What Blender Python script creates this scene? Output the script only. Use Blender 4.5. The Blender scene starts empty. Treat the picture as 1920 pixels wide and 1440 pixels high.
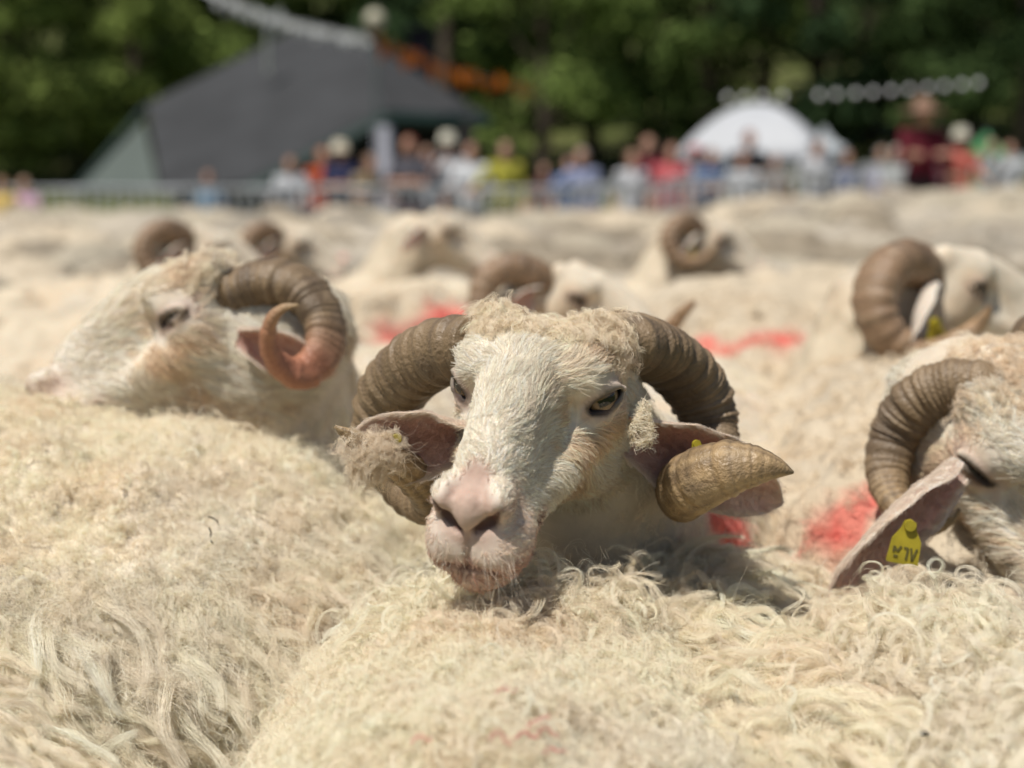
import bpy, math, random
import numpy as np
from mathutils import Vector

# ------------------------------------------------------------------ camera, sky, sun, exposure
SC = bpy.context.scene
COL = SC.collection
FPX, CAM_Z = 2560.0, 1.07
PITCH = math.atan((720 - 357) / FPX)
cam_d = bpy.data.cameras.new('camera')
cam = bpy.data.objects.new('camera', cam_d)
COL.objects.link(cam)
cam.location = (0, 0, CAM_Z)
cam.rotation_euler = (math.pi / 2 - PITCH, 0, 0)
cam_d.sensor_width = 36
cam_d.lens = 36 * FPX / 1920
cam_d.clip_start, cam_d.clip_end = 0.05, 600
cam_d.dof.use_dof = True
cam_d.dof.focus_distance = 1.10
cam_d.dof.aperture_fstop = 2.9
cam_d.dof.aperture_blades = 0
SC.camera = cam

SUN_DIR = Vector((-0.32, -0.36, 1.0)).normalized()      # towards the sun: high, from the left
w = bpy.data.worlds.new('World')
SC.world = w
w.use_nodes = True
wn = w.node_tree
sky = wn.nodes.new('ShaderNodeTexSky')
sky.sky_type = 'NISHITA'
sky.sun_disc = False
sky.sun_elevation = math.asin(SUN_DIR.z)
sky.sun_rotation = math.atan2(SUN_DIR.x, SUN_DIR.y)
wn.links.new(sky.outputs[0], wn.nodes['Background'].inputs[0])
wn.nodes['Background'].inputs[1].default_value = 0.062
sun_d = bpy.data.lights.new('sun', 'SUN')
sun_d.energy = 5.0
sun_d.angle = math.radians(0.53)
sun_d.color = (1.0, 0.95, 0.87)
sun = bpy.data.objects.new('sun', sun_d)
COL.objects.link(sun)
sun.location = (0, 0, 20)
sun.rotation_euler = SUN_DIR.to_track_quat('Z', 'Y').to_euler()
vs = SC.view_settings
vs.view_transform = 'Standard'
vs.look = 'None'
vs.gamma = 1
vs.exposure = 0.03
vs.use_curve_mapping = False
SC.cycles.max_bounces = 10
SC.cycles.use_denoising = True
try:
    SC.cycles_curves.shape = 'RIBBONS'
except Exception:
    pass

# ------------------------------------------------------------------ helpers: points, noise, distance fields
rng = np.random.default_rng(7)
_fw = np.array([0, math.cos(PITCH), -math.sin(PITCH)])
_up = np.array([0, math.sin(PITCH), math.cos(PITCH)])
CAMP = np.array([0, 0, CAM_Z])

def at(px, py, Y):
    """the point at depth Y (metres in front of the camera) that a photograph position looks at"""
    d = np.array([(px - 960) / FPX, 0, 0]) + _up * ((720 - py) / FPX) + _fw
    return CAMP + d * (Y / d[1])

def seen_at(P):
    d = P - CAMP
    z = d @ _fw
    return 960 + FPX * d[:, 0] / z, 720 - FPX * (d @ _up) / z, z

def unit(v):
    v = np.asarray(v, float)
    return v / np.maximum(np.linalg.norm(v, axis=-1, keepdims=True), 1e-9)

def _hash(i, seed):
    x = (i[..., 0] * 374761393 + i[..., 1] * 668265263 + i[..., 2] * 2147483647 + seed * 974711) & 0xffffffff
    x = ((x ^ (x >> 13)) * 1274126177) & 0xffffffff
    return ((x ^ (x >> 16)) & 0xffff) / 65535.0

def vnoise(P, freq, seed=0):
    Q = np.asarray(P, float) * freq + 1000.0
    i = np.floor(Q).astype(np.int64)
    f = Q - i
    f = f * f * (3 - 2 * f)
    out = 0
    for a in (0, 1):
        for b in (0, 1):
            for c in (0, 1):
                wgt = (f[..., 0] if a else 1 - f[..., 0]) * (f[..., 1] if b else 1 - f[..., 1]) * (f[..., 2] if c else 1 - f[..., 2])
                out = out + wgt * _hash(i + np.array([a, b, c]), seed)
    return out

def fbm(P, freq, seed=0, n=3):
    s, a, t = 0, 1.0, 0
    for k in range(n):
        s = s + a * vnoise(P, freq * 2 ** k, seed + k * 17)
        t += a
        a *= 0.5
    return s / t

def sstep(a, b, x):
    t = np.clip((x - a) / (b - a), 0, 1)
    return t * t * (3 - 2 * t)

def smin(a, b, k):
    h = np.clip(0.5 + 0.5 * (b - a) / k, 0, 1)
    return b + (a - b) * h - k * h * (1 - h)

def smax(a, b, k):
    return -smin(-a, -b, k)

def ball(p, c, r):
    """ellipsoid"""
    r = np.broadcast_to(np.asarray(r, float), (3,))
    q = (p - np.asarray(c, float)) / r
    k0 = np.linalg.norm(q, axis=1)
    k1 = np.linalg.norm(q / r, axis=1)
    return np.where(k0 < 1e-4, -r.min(), k0 * (k0 - 1) / np.maximum(k1, 1e-6))

def bone(p, a, b, ra, rb, sc=(1, 1, 1)):
    """tapered capsule; sc stretches space so the section can be oval"""
    sc = np.asarray(sc, float)
    p, a, b = p / sc, np.asarray(a, float) / sc, np.asarray(b, float) / sc
    ba = b - a
    h = np.clip((p - a) @ ba / max(ba @ ba, 1e-9), 0, 1)
    return (np.linalg.norm(p - a - h[:, None] * ba, axis=1) - (ra + (rb - ra) * h)) * sc.min()

def axis_steps(lo, hi, a, b, fine, coarse):
    def grow(x, end, s):
        out, h = [], fine
        while (end - x) * s > 0:
            h = min(h * 1.18, coarse)
            x += s * h
            out.append(x)
        return out
    n = max(1, int((b - a) / fine))
    mid = list(a + np.arange(n + 1) * fine)
    return np.array(grow(mid[0], lo, -1)[::-1] + mid + grow(mid[-1], hi, 1))

def field_mesh(f, X, Y, Z, project=2, block=6):
    """polygonise f = 0 on a rectilinear grid (surface nets, evaluated only near the surface)"""
    n = (len(X), len(Y), len(Z))
    F = np.full(n, 1.0, np.float32)
    bi = [np.arange(0, m, block) for m in n]
    ctr = [np.array([0.5 * (A[i] + A[min(i + block, len(A) - 1)]) for i in b]) for A, b in zip((X, Y, Z), bi)]
    ext = [np.array([0.5 * (A[min(i + block, len(A) - 1)] - A[i]) for i in b]) for A, b in zip((X, Y, Z), bi)]
    G = np.stack(np.meshgrid(*ctr, indexing='ij'), -1).reshape(-1, 3)
    E = np.linalg.norm(np.stack(np.meshgrid(*ext, indexing='ij'), -1).reshape(-1, 3), axis=1)
    fv = f(G)
    near = (np.abs(fv) < 1.7 * E + 0.012)
    ids = np.stack(np.meshgrid(*bi, indexing='ij'), -1).reshape(-1, 3)
    for (i, j, k), v in zip(ids[~near], fv[~near]):
        if v < 0:
            F[i:i + block, j:j + block, k:k + block] = -1
    nn = ids[near]
    off = np.stack(np.meshgrid(*[np.arange(block)] * 3, indexing='ij'), -1).reshape(-1, 3)
    for s in range(0, len(nn), 1500):
        q = (nn[s:s + 1500, None, :] + off[None]).reshape(-1, 3)
        q = q[(q[:, 0] < n[0]) & (q[:, 1] < n[1]) & (q[:, 2] < n[2])]
        F[q[:, 0], q[:, 1], q[:, 2]] = f(np.stack([X[q[:, 0]], Y[q[:, 1]], Z[q[:, 2]]], 1))
    F[F == 0] = 1e-7
    S = F < 0
    cnt = np.zeros((n[0] - 1, n[1] - 1, n[2] - 1), np.int8)
    for a in (0, 1):
        for b in (0, 1):
            for c in (0, 1):
                cnt += S[a:n[0] - 1 + a, b:n[1] - 1 + b, c:n[2] - 1 + c]
    cells = np.argwhere((cnt > 0) & (cnt < 8))
    vid = np.full(cnt.shape, -1, np.int64)
    vid[tuple(cells.T)] = np.arange(len(cells))
    acc = np.zeros((len(cells), 3))
    num = np.zeros(len(cells))
    cor = [(a, b, c) for a in (0, 1) for b in (0, 1) for c in (0, 1)]
    for a in cor:
        for ax in range(3):
            if a[ax]:
                continue
            b = list(a)
            b[ax] = 1
            ca, cb = cells + np.array(a), cells + np.array(b)
            fa, fb = F[tuple(ca.T)], F[tuple(cb.T)]
            m = (fa < 0) != (fb < 0)
            t = np.where(m, fa / np.where(m, fa - fb, 1), 0)[:, None]
            pa = np.stack([X[ca[:, 0]], Y[ca[:, 1]], Z[ca[:, 2]]], 1)
            pb = np.stack([X[cb[:, 0]], Y[cb[:, 1]], Z[cb[:, 2]]], 1)
            acc += np.where(m[:, None], pa + (pb - pa) * t, 0)
            num += m
    V = acc / num[:, None]
    quads = []
    for ax in range(3):
        u, v = (ax + 1) % 3, (ax + 2) % 3
        sl0, sl1 = [slice(None)] * 3, [slice(None)] * 3
        sl0[ax], sl1[ax] = slice(0, n[ax] - 1), slice(1, n[ax])
        ch = S[tuple(sl0)] != S[tuple(sl1)]
        e = np.argwhere(ch)
        e = e[(e[:, u] > 0) & (e[:, v] > 0) & (e[:, u] < n[u] - 1) & (e[:, v] < n[v] - 1)]
        q = []
        for du, dv in ((-1, -1), (0, -1), (0, 0), (-1, 0)):
            c = e.copy()
            c[:, u] += du
            c[:, v] += dv
            q.append(vid[tuple(c.T)])
        q = np.stack(q, 1)
        flip = ~S[tuple(e.T)]
        q[flip] = q[flip][:, ::-1]
        quads.append(q)
    Q = np.concatenate(quads)
    for _ in range(project):
        h = 4e-4
        v0 = f(V)
        g = np.stack([(f(V + h * np.eye(3)[i]) - v0) / h for i in range(3)], 1)
        gg = np.maximum((g * g).sum(1), 0.25)
        st = np.clip(v0 / gg, -0.004, 0.004)
        V = V - g * st[:, None]
    return V, Q

# ------------------------------------------------------------------ helpers: meshes and objects
def mesh_data(name, V, Q, mat=None, col=None, smooth=True, extra=None):
    me = bpy.data.meshes.new(name)
    V = np.asarray(V, np.float32)
    if isinstance(Q, np.ndarray):
        k = Q.shape[1]
        me.vertices.add(len(V))
        me.vertices.foreach_set('co', V.ravel())
        me.loops.add(Q.size)
        me.loops.foreach_set('vertex_index', Q.astype(np.int32).ravel())
        me.polygons.add(len(Q))
        me.polygons.foreach_set('loop_start', np.arange(0, Q.size, k, dtype=np.int32))
        me.update(calc_edges=True)
    else:
        me.from_pydata([tuple(map(float, v)) for v in V], [], [tuple(int(i) for i in q) for q in Q])
    me.validate()
    me.polygons.foreach_set('use_smooth', np.full(len(me.polygons), smooth))
    if col is not None:
        a = me.color_attributes.new('tint', 'FLOAT_COLOR', 'POINT')
        c = np.ones((len(V), 4), np.float32)
        c[:, :3] = col
        a.data.foreach_set('color', c.ravel())
    if mat is not None:
        me.materials.append(mat)
    me.update()
    return me

def obj(name, data, parent=None, loc=None, label=None, cat=None, group=None, kind=None):
    o = bpy.data.objects.new(name, data)
    COL.objects.link(o)
    if parent is not None:
        o.parent = parent
    if loc is not None:
        o.location = loc
    for k, v in (('label', label), ('category', cat), ('group', group), ('kind', kind)):
        if v:
            o[k] = v
    return o

def thing(name, label, cat, loc=(0, 0, 0), rz=0, group=None, s=1.0):
    o = obj(name, None, None, loc, label, cat, group)
    o.rotation_euler = (0, 0, rz)
    o.scale = (s, s, s)
    o.empty_display_size = 0.1
    return o

class Shape:
    """collects boxes, bars, tubes and sheets into one mesh"""
    def __init__(self):
        self.v, self.f, self.n = [], [], 0
    def add(self, V, F):
        self.v.append(np.asarray(V, float))
        self.f += [tuple(i + self.n for i in q) for q in F]
        self.n += len(V)
        return self
    def box(self, c, s, rz=0):
        x, y, z = [0.5 * k for k in s]
        V = np.array([(a * x, b * y, d * z) for a in (-1, 1) for b in (-1, 1) for d in (-1, 1)])
        R = np.array([[math.cos(rz), -math.sin(rz), 0], [math.sin(rz), math.cos(rz), 0], [0, 0, 1]])
        return self.add(V @ R.T + np.asarray(c), [(0, 1, 3, 2), (4, 6, 7, 5), (0, 4, 5, 1), (2, 3, 7, 6), (0, 2, 6, 4), (1, 5, 7, 3)])
    def tube(self, P, r, n=8):
        V, F = sweep(np.asarray(P, float), r, n)
        return self.add(V, F)
    def slab(self, P, nrm, t):
        """a flat polygon with thickness t"""
        P = np.asarray(P, float)
        d = unit(nrm) * t
        k = len(P)
        return self.add(np.concatenate([P, P - d]), [tuple(range(k)), tuple(range(2 * k - 1, k - 1, -1))] +
                        [(i, i + k, (i + 1) % k + k, (i + 1) % k) for i in range(k)])
    def data(self, name, mat, smooth=False, col=None):
        return mesh_data(name, np.concatenate(self.v), self.f, mat, col, smooth)

def frames(P, up=(0, 0, 1)):
    T = unit(np.gradient(P, axis=0))
    N = np.zeros_like(P)
    n = np.cross(T[0], up)
    if np.linalg.norm(n) < 1e-3:
        n = np.cross(T[0], (1, 0, 0))
    n = unit(n)
    for i in range(len(P)):
        n = unit(n - T[i] * (n @ T[i]))
        N[i] = n
    return T, N, np.cross(T, N)

def sweep(P, r, n=8, sect=None, up=(0, 0, 1)):
    r = np.broadcast_to(np.asarray(r, float), (len(P),))
    T, N, B = frames(P, up)
    a = np.linspace(0, 2 * np.pi, n, endpoint=False)
    rad = np.ones(n) if sect is None else sect(a)
    ring = (np.cos(a) * rad)[None, :, None] * N[:, None] + (np.sin(a) * rad)[None, :, None] * B[:, None]
    V = (P[:, None] + ring * r[:, None, None]).reshape(-1, 3)
    F = []
    for i in range(len(P) - 1):
        for j in range(n):
            k = (j + 1) % n
            F.append((i * n + j, i * n + k, (i + 1) * n + k, (i + 1) * n + j))
    V = np.concatenate([V, P[:1], P[-1:]])
    m = len(P) * n
    for j in range(n):
        k = (j + 1) % n
        F.append((m, k, j))
        F.append((m + 1, (len(P) - 1) * n + j, (len(P) - 1) * n + k))
    return V, F

def spline(C, m):
    """Catmull-Rom through the rows of C (any columns), m samples evenly spread by length"""
    C = np.asarray(C, float)
    Pd = np.concatenate([2 * C[:1] - C[1:2], C, 2 * C[-1:] - C[-2:-1]])
    out = []
    for i in range(len(C) - 1):
        p0, p1, p2, p3 = Pd[i:i + 4]
        t = np.linspace(0, 1, 24, endpoint=False)[:, None]
        out.append(0.5 * (2 * p1 + (p2 - p0) * t + (2 * p0 - 5 * p1 + 4 * p2 - p3) * t ** 2 + (3 * p1 - p0 - 3 * p2 + p3) * t ** 3))
    D = np.concatenate(out + [C[-1:]])
    L = np.concatenate([[0], np.cumsum(np.linalg.norm(np.diff(D[:, :3], axis=0), axis=1))])
    s = np.linspace(0, L[-1], m)
    return np.stack([np.interp(s, L, D[:, k]) for k in range(D.shape[1])], 1), L[-1]

# ------------------------------------------------------------------ materials
def new_mat(name):
    m = bpy.data.materials.new(name)
    m.use_nodes = True
    nt = m.node_tree
    return m, nt, nt.nodes['Principled BSDF']

def nd(nt, typ, ins=None, **kw):
    n = nt.nodes.new(typ)
    for k, v in kw.items():
        setattr(n, k, v)
    for k, v in (ins or {}).items():
        if isinstance(v, bpy.types.NodeSocket):
            nt.links.new(v, n.inputs[k])
        else:
            n.inputs[k].default_value = v
    return n

def plain(name, c, rough=0.6, vary=0.15, scale=8.0, bump=0.0, metal=0.0, spec=0.5, tint=False, sss=0.0, bscale=None, trans=0.0):
    """principled colour broken up by noise; tint=True multiplies by the mesh colour attribute"""
    m, nt, b = new_mat(name)
    tc = nd(nt, 'ShaderNodeTexCoord')
    no = nd(nt, 'ShaderNodeTexNoise', {'Vector': tc.outputs['Object'], 'Scale': scale, 'Detail': 5.0, 'Roughness': 0.6})
    mp = nd(nt, 'ShaderNodeMapRange', {0: no.outputs['Fac'], 1: 0.25, 2: 0.75, 3: 1 - vary, 4: 1 + vary})
    if tint:
        at_ = nd(nt, 'ShaderNodeAttribute', attribute_name='tint')
        src = at_.outputs['Color']
    else:
        rgb = nd(nt, 'ShaderNodeRGB')
        rgb.outputs[0].default_value = (*c, 1)
        src = rgb.outputs[0]
    mul = nd(nt, 'ShaderNodeVectorMath', {0: src, 1: mp.outputs[0]}, operation='MULTIPLY')
    nt.links.new(mul.outputs[0], b.inputs['Base Color'])
    b.inputs['Roughness'].default_value = rough
    b.inputs['Metallic'].default_value = metal
    b.inputs['Specular IOR Level'].default_value = spec
    if sss:
        b.inputs['Subsurface Weight'].default_value = sss
        b.inputs['Subsurface Radius'].default_value = (0.012, 0.005, 0.003)
        b.inputs['Subsurface Scale'].default_value = 1.0
    if bump:
        n2 = nd(nt, 'ShaderNodeTexNoise', {'Vector': tc.outputs['Object'], 'Scale': bscale or scale * 4, 'Detail': 6.0})
        bp = nd(nt, 'ShaderNodeBump', {'Height': n2.outputs['Fac'], 'Strength': bump, 'Distance': 0.01})
        nt.links.new(bp.outputs[0], b.inputs['Normal'])
    return m
# ------------------------------------------------------------------ sheep: head, horns, ears, eyes
YK = np.array([-.125, -.085, -.04, 0, .03, .06, .09, .12, .142, .160, .176, .188])
ZT = np.array([-.040, -.010, .028, .051, .055, .050, .041, .029, .017, .003, -.016, -.040])
ZB = np.array([-.080, -.102, -.112, -.108, -.098, -.088, -.081, -.078, -.078, -.077, -.070, -.052])
WT = np.array([.042, .052, .060, .062, .050, .040, .0335, .0305, .0295, .0270, .0215, .013])
WB = np.array([.040, .050, .056, .054, .0485, .0435, .0405, .0395, .0400, .0385, .0310, .018])

def head_field(q, detail=True):
    """ram's head; q in head space: x to its right, y to the nose, z up, eyes at (+-.067, 0, 0)"""
    x, y, z = np.abs(q[:, 0]), q[:, 1], q[:, 2]
    qs = np.stack([x, y, z], 1)
    zt, zb = np.interp(y, YK, ZT), np.interp(y, YK, ZB)
    cz, hz = 0.5 * (zt + zb), 0.5 * (zt - zb)
    zz = (z - cz) / hz
    wt, wb = np.interp(y, YK, WT), np.interp(y, YK, WB)
    wd = wb + (wt - wb) * sstep(-.7, .8, zz)
    e = 2.35
    k = (np.abs(x / wd) ** e + np.abs(zz) ** e) ** (1 / e)
    d = (k - 1) * np.minimum(wd, hz) * 0.95
    yc = np.maximum(np.maximum(-.125 - y, y - .188), -.05)
    d = smax(d, yc, .016)
    d = smin(d, ball(qs, (.036, -.035, -.062), (.028, .052, .045)), .022)          # jaw muscle
    d = smin(d, bone(qs, (.046, -.030, .030), (.046, .022, .024), .0165, .014), .022)  # brow
    d = smin(d, bone(qs, (.052, .000, -.026), (.034, .075, -.032), .015, .004), .028)   # cheek bone
    d = smin(d, ball(qs, (.021, .158, -.044), (.019, .026, .024)), .013)           # upper lip pads
    d = smin(d, ball(qs, (.021, .163, -.006), (.011, .017, .014)), .010)           # nostril wings
    d = smin(d, ball(qs, (0, .172, -.014), (.012, .012, .018)), .008)              # nose pad
    d = smin(d, ball(qs, (0, .148, -.073), (.027, .034, .018)), .012)              # chin
    d = smin(d, ball(qs, (.0545, .004, .000), (.0165, .027, .022)), .016)          # eye socket rim
    if detail:
        d = smax(d, -ball(qs, (.045, .098, .004), (.007, .048, .018)), .024)        # hollow beside the bridge
        er = eye_space(qs)
        al = ball(er, (0, 0, .0), (.0178, .0108 * SQUINT[0], .022))
        d = smax(d, -al, .002)
        d = smin(d, eye_lid(er), .0035)
        d = smax(d, -bone(qs, TEAR[0], TEAR[1], .0028, .0014), .004)               # tear line
        n1 = bone(qs, NOS[0], NOS[1], .0032, .0048)                                 # comma of the nostril
        n2 = bone(qs, NOS[1], NOS[2], .0044, .0024)
        d = smax(d, -smin(n1, n2, .004), .0035)
        d = smax(d, -bone(qs, NOS[3], NOS[4], .0022, .0024), .004)                  # lip groove
        m = 9.
        for i in range(3):
            m = np.minimum(m, bone(qs, MOU[i], MOU[i + 1], .0030 - .0004 * i, .0026 - .0004 * i))
        d = smax(d, -m, .0035)
        d = d + (vnoise(q, 60, 3) - .5) * .0016 + (vnoise(q, 210, 8) - .5) * .0007 * sstep(.12, .15, y)
    return d

SQUINT = [.80]
EYE_C = np.array([.0540, .0075, .0])
EYE_A = np.stack([unit((-.70, .66, -.22)), np.cross(unit((.68, .70, .20)), unit((-.70, .66, -.22))), unit((.68, .70, .20))], 1)
EYE_A[:, 0] = np.cross(unit(EYE_A[:, 1]), EYE_A[:, 2])
EYE_A = EYE_A / np.linalg.norm(EYE_A, axis=0)
EYE_R = .0175
if EYE_A[2, 1] < 0:
    EYE_A[:, :2] *= -1

def eye_space(qs):
    """eye axes on the +x side: along the lids (to the nose), up, out of the eye"""
    return (qs - (EYE_C + EYE_A[:, 2] * .0155)) @ EYE_A

def eye_lid(er):
    t = np.clip(er[:, 0] / .0188, -1, 1)
    up = .0112 * SQUINT[0] * np.sqrt(np.maximum(1 - t * t, 0))
    zo = -.0045 + .0050 * (1 - t * t)
    u = np.sqrt((er[:, 0] - t * .0188) ** 2 + (er[:, 1] - up) ** 2 + (er[:, 2] - zo) ** 2) - .0036
    lo = np.sqrt((er[:, 0] - t * .0188) ** 2 + (er[:, 1] + up * .9) ** 2 + (er[:, 2] - zo + .001) ** 2) - .0027
    return np.minimum(u, lo)

TEAR = np.array([[.062, .020, -.004], [.045, .052, -.012]])
NOS = np.zeros((5, 3))
MOU = np.zeros((4, 3))

def _snap():
    """put nostrils, lip groove and mouth on the muzzle's own surface"""
    def front(x, z):
        y = np.linspace(.08, .23, 301)
        v = head_field(np.stack([0 * y + x, y, 0 * y + z], 1), False)
        return y[np.where(v < 0)[0][-1]]
    def side(y, z):
        x = np.linspace(0, .08, 321)
        v = head_field(np.stack([x, 0 * x + y, 0 * x + z], 1), False)
        return x[np.where(v < 0)[0][-1]]
    for i, (x, z, dy) in enumerate(((.0062, -.0235, .000), (.0180, -.0165, .001), (.0265, -.0050, .0015), (0, -.028, .001), (0, -.054, .001))):
        NOS[i] = (x, front(x, z) + dy, z)
    MOU[0] = (0, front(0, -.0565) , -.0565)
    MOU[1] = (.018, front(.018, -.0575) , -.0575)
    MOU[2] = (side(.150, -.056), .150, -.056)
    MOU[3] = (side(.118, -.046), .118, -.046)
    a, b = TEAR[0].copy(), TEAR[1].copy()
    for p in TEAR:
        p[0] = side(p[1], p[2])

CREAM = np.array([.72, .635, .505])
WHITE = np.array([.72, .655, .555])
TAN = np.array([.56, .405, .26])
PINK = np.array([.45, .285, .235])
DARK = np.array([.07, .05, .042])

def mix(a, b, t):
    return a + (b - a) * np.asarray(t)[..., None]

def head_tint(q):
    """natural colours of skin and short hair on the head, plus shade painted in the mouth creases"""
    x, y, z = np.abs(q[:, 0]), q[:, 1], q[:, 2]
    qs = np.stack([x, y, z], 1)
    c = np.tile(WHITE, (len(q), 1))
    n = fbm(q, 26, 5)
    c = mix(c, TAN,   .60 * sstep(.50, .75, n) * sstep(-.10, -.03, y) * sstep(.14, .05, y) * sstep(.012, .045, x))
    c = mix(c, TAN * np.array([1.1, 1.05, 1]), .5 * sstep(.026, .008, np.abs(ball(qs, (.056, .045, -.008), (.02, .03, .012)))) * sstep(.4, .6, fbm(q, 60, 9)))
    c = mix(c, TAN, .35 * sstep(-.045, -.085, z) * sstep(.40, .60, fbm(q, 18, 2)) * sstep(.13, .09, y))
    # bare pink skin: nose pad, lips, lids
    pad = np.minimum(ball(qs, (0, .180, -.012), (.026, .030, .023)), ball(qs, (0, .166, .006), (.012, .022, .018)))
    c = mix(c, PINK * (.80 + .35 * fbm(q, 90, 61))[:, None] * np.array([1.0, 1.0, .95]), sstep(.006, -.004, pad + .004 * (fbm(q, 120, 62) - .5)))
    c = mix(c, np.array([.62, .46, .385]), .65 * sstep(.125, .150, y) * sstep(.012, -.012, z) * (.6 + .5 * fbm(q, 60, 77)))
    lip = np.abs(z + .0570 - .25 * np.maximum(0, .158 - y))
    c = mix(c, PINK * .98, .75 * sstep(.016, .003, lip) * sstep(.105, .125, y))
    c = mix(c, PINK * np.array([1.02, .95, .92]), .55 * sstep(-.058, -.066, z) * sstep(.09, .13, y))
    nos = np.minimum(bone(qs, NOS[0] - [0, .004, 0], NOS[1] - [0, .004, 0], .0042, .0062), bone(qs, NOS[1] - [0, .004, 0], NOS[2] - [0, .004, 0], .0056, .0026))
    c = mix(c, np.array([.10, .045, .038]), sstep(.0008, -.0022, nos))
    mo = np.minimum.reduce([bone(qs, MOU[i], MOU[i + 1], .0018, .0016) for i in range(3)])
    c = mix(c, np.array([.16, .075, .06]), .95 * sstep(.0032, .0004, mo))  # shade in the mouth slit painted as a dark line
    c = mix(c, np.array([.25, .13, .11]), .6 * sstep(.0024, .0004, bone(qs, NOS[3], NOS[4], .0014, .0014)))  # crease darkening painted along the lip groove
    eye = ball(eye_space(qs), (0, 0, 0), (.0178, .0108 * SQUINT[0], .022))
    c = mix(c, np.array([.50, .36, .30]), .7 * sstep(.012, .003, eye))
    c = mix(c, DARK, sstep(.0038, .0008, eye))
    tl = bone(qs, TEAR[0], TEAR[1], .0016, .0010)
    c = mix(c, np.array([.13, .075, .06]), .9 * sstep(.0025, .0004, tl) * sstep(-.01, .005, y))
    return c * (0.82 + .14 * vnoise(q, 300, 1))[:, None]

_snap()

def frame_from(fwd, up):
    y = unit(fwd)
    x = unit(np.cross(y, up))
    z = np.cross(x, y)
    return np.stack([x, y, z], 1)          # columns: right, nose, top

def torso_field(p, rump, shoulder, r=.245, wide=1.0):
    a, b = np.asarray(rump, float), np.asarray(shoulder, float)
    d = bone(p, a, a + (b - a) * .55, r * .93, r, (wide, wide, 1))
    d = smin(d, bone(p, a + (b - a) * .5, b, r, r * .86, (wide, wide, 1)), .08)
    return d

def legs_field(p, rump, shoulder):
    a, b = np.asarray(rump, float), np.asarray(shoulder, float)
    ax = unit((b - a) * np.array([1, 1, 0]))
    sd = np.array([-ax[1], ax[0], 0])
    d = np.full(len(p), 9.)
    for s in (-1, 1):
        h = a + sd * s * .12 - ax * .02
        g = lambda v, z: np.array([v[0], v[1], z])
        d = np.minimum(d, bone(p, g(h, .42), g(h + ax * .05, .34), .10, .06))
        d = np.minimum(d, bone(p, g(h + ax * .05, .34), g(h - ax * .06, .22), .05, .027))
        d = np.minimum(d, bone(p, g(h - ax * .06, .22), g(h - ax * .03, .03), .025, .026))
        f = b + sd * s * .10 - ax * .02
        d = np.minimum(d, bone(p, g(f, .42), g(f + ax * .01, .22), .085, .036))
        d = np.minimum(d, bone(p, g(f + ax * .01, .22), g(f + ax * .015, .03), .032, .026))
    return d

def horn_data(name, ctrl, mat, rings=230, n=30, seed=0, dye=0, tone=(.215, .150, .086)):
    """a ridged, tapering ram's horn along ctrl rows (x, y, z, radius)"""
    C, L = spline(ctrl, rings)
    P, r = C[:, :3], np.maximum(C[:, 3], .0008)
    s = np.linspace(0, L, rings)
    lr = np.random.default_rng(seed)
    ph = s / .0085 + .9 * np.sin(s * 37 + seed) + .7 * np.sin(s * 91) + lr.uniform(0, 1)
    saw = (ph % 1.0)
    ridge = np.where(saw < .75, saw / .75, (1 - saw) / .25)
    fade = sstep(L * 1.02, L * .86, s)
    big = .035 * np.sin(s / .021 * 2 * np.pi + lr.uniform(0, 6)) * fade
    r = r * (1 + (ridge - .5) * .080 * (0.35 + .65 * fade) + big)
    def sect(a):
        return 1.02 + .10 * np.cos(2 * a) + .06 * np.cos(3 * a + .6)
    V, F = sweep(P, r, n, sect)
    u = np.concatenate([np.repeat(s / L, n), [0, 1]])
    rd = np.concatenate([np.repeat(ridge, n), [0, 0]])
    base = np.array(tone)
    tipc = base * np.array([1.65, 1.6, 1.45])
    col = mix(np.tile(base, (len(V), 1)), tipc, sstep(.50, .98, u))
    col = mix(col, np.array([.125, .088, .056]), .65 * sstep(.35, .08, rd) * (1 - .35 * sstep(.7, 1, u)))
    col = mix(col, np.array([.33, .25, .165]), .4 * sstep(.5, .75, fbm(V, 70, 11 + seed)))
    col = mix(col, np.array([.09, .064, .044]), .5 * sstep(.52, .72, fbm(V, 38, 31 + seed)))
    ang = np.concatenate([np.tile(np.linspace(0, 2 * np.pi, n, endpoint=False), rings), [0, 0]])
    st = vnoise(np.stack([np.cos(ang) * 5, np.sin(ang) * 5, u * 3], 1), 1.6, 5 + seed)
    col = mix(col, np.array([.46, .33, .18]), .55 * sstep(.48, .8, st) * sstep(.55, .85, u))
    col = mix(col, np.array([.12, .085, .05]), .55 * sstep(.5, .25, st) * sstep(.55, .85, u))
    if dye:
        col = mix(col, np.array([.44, .17, .10]), dye * sstep(.42, .66, u) * sstep(1.02, .80, u))
    return mesh_data(name, V, F, mat, col)

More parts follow.
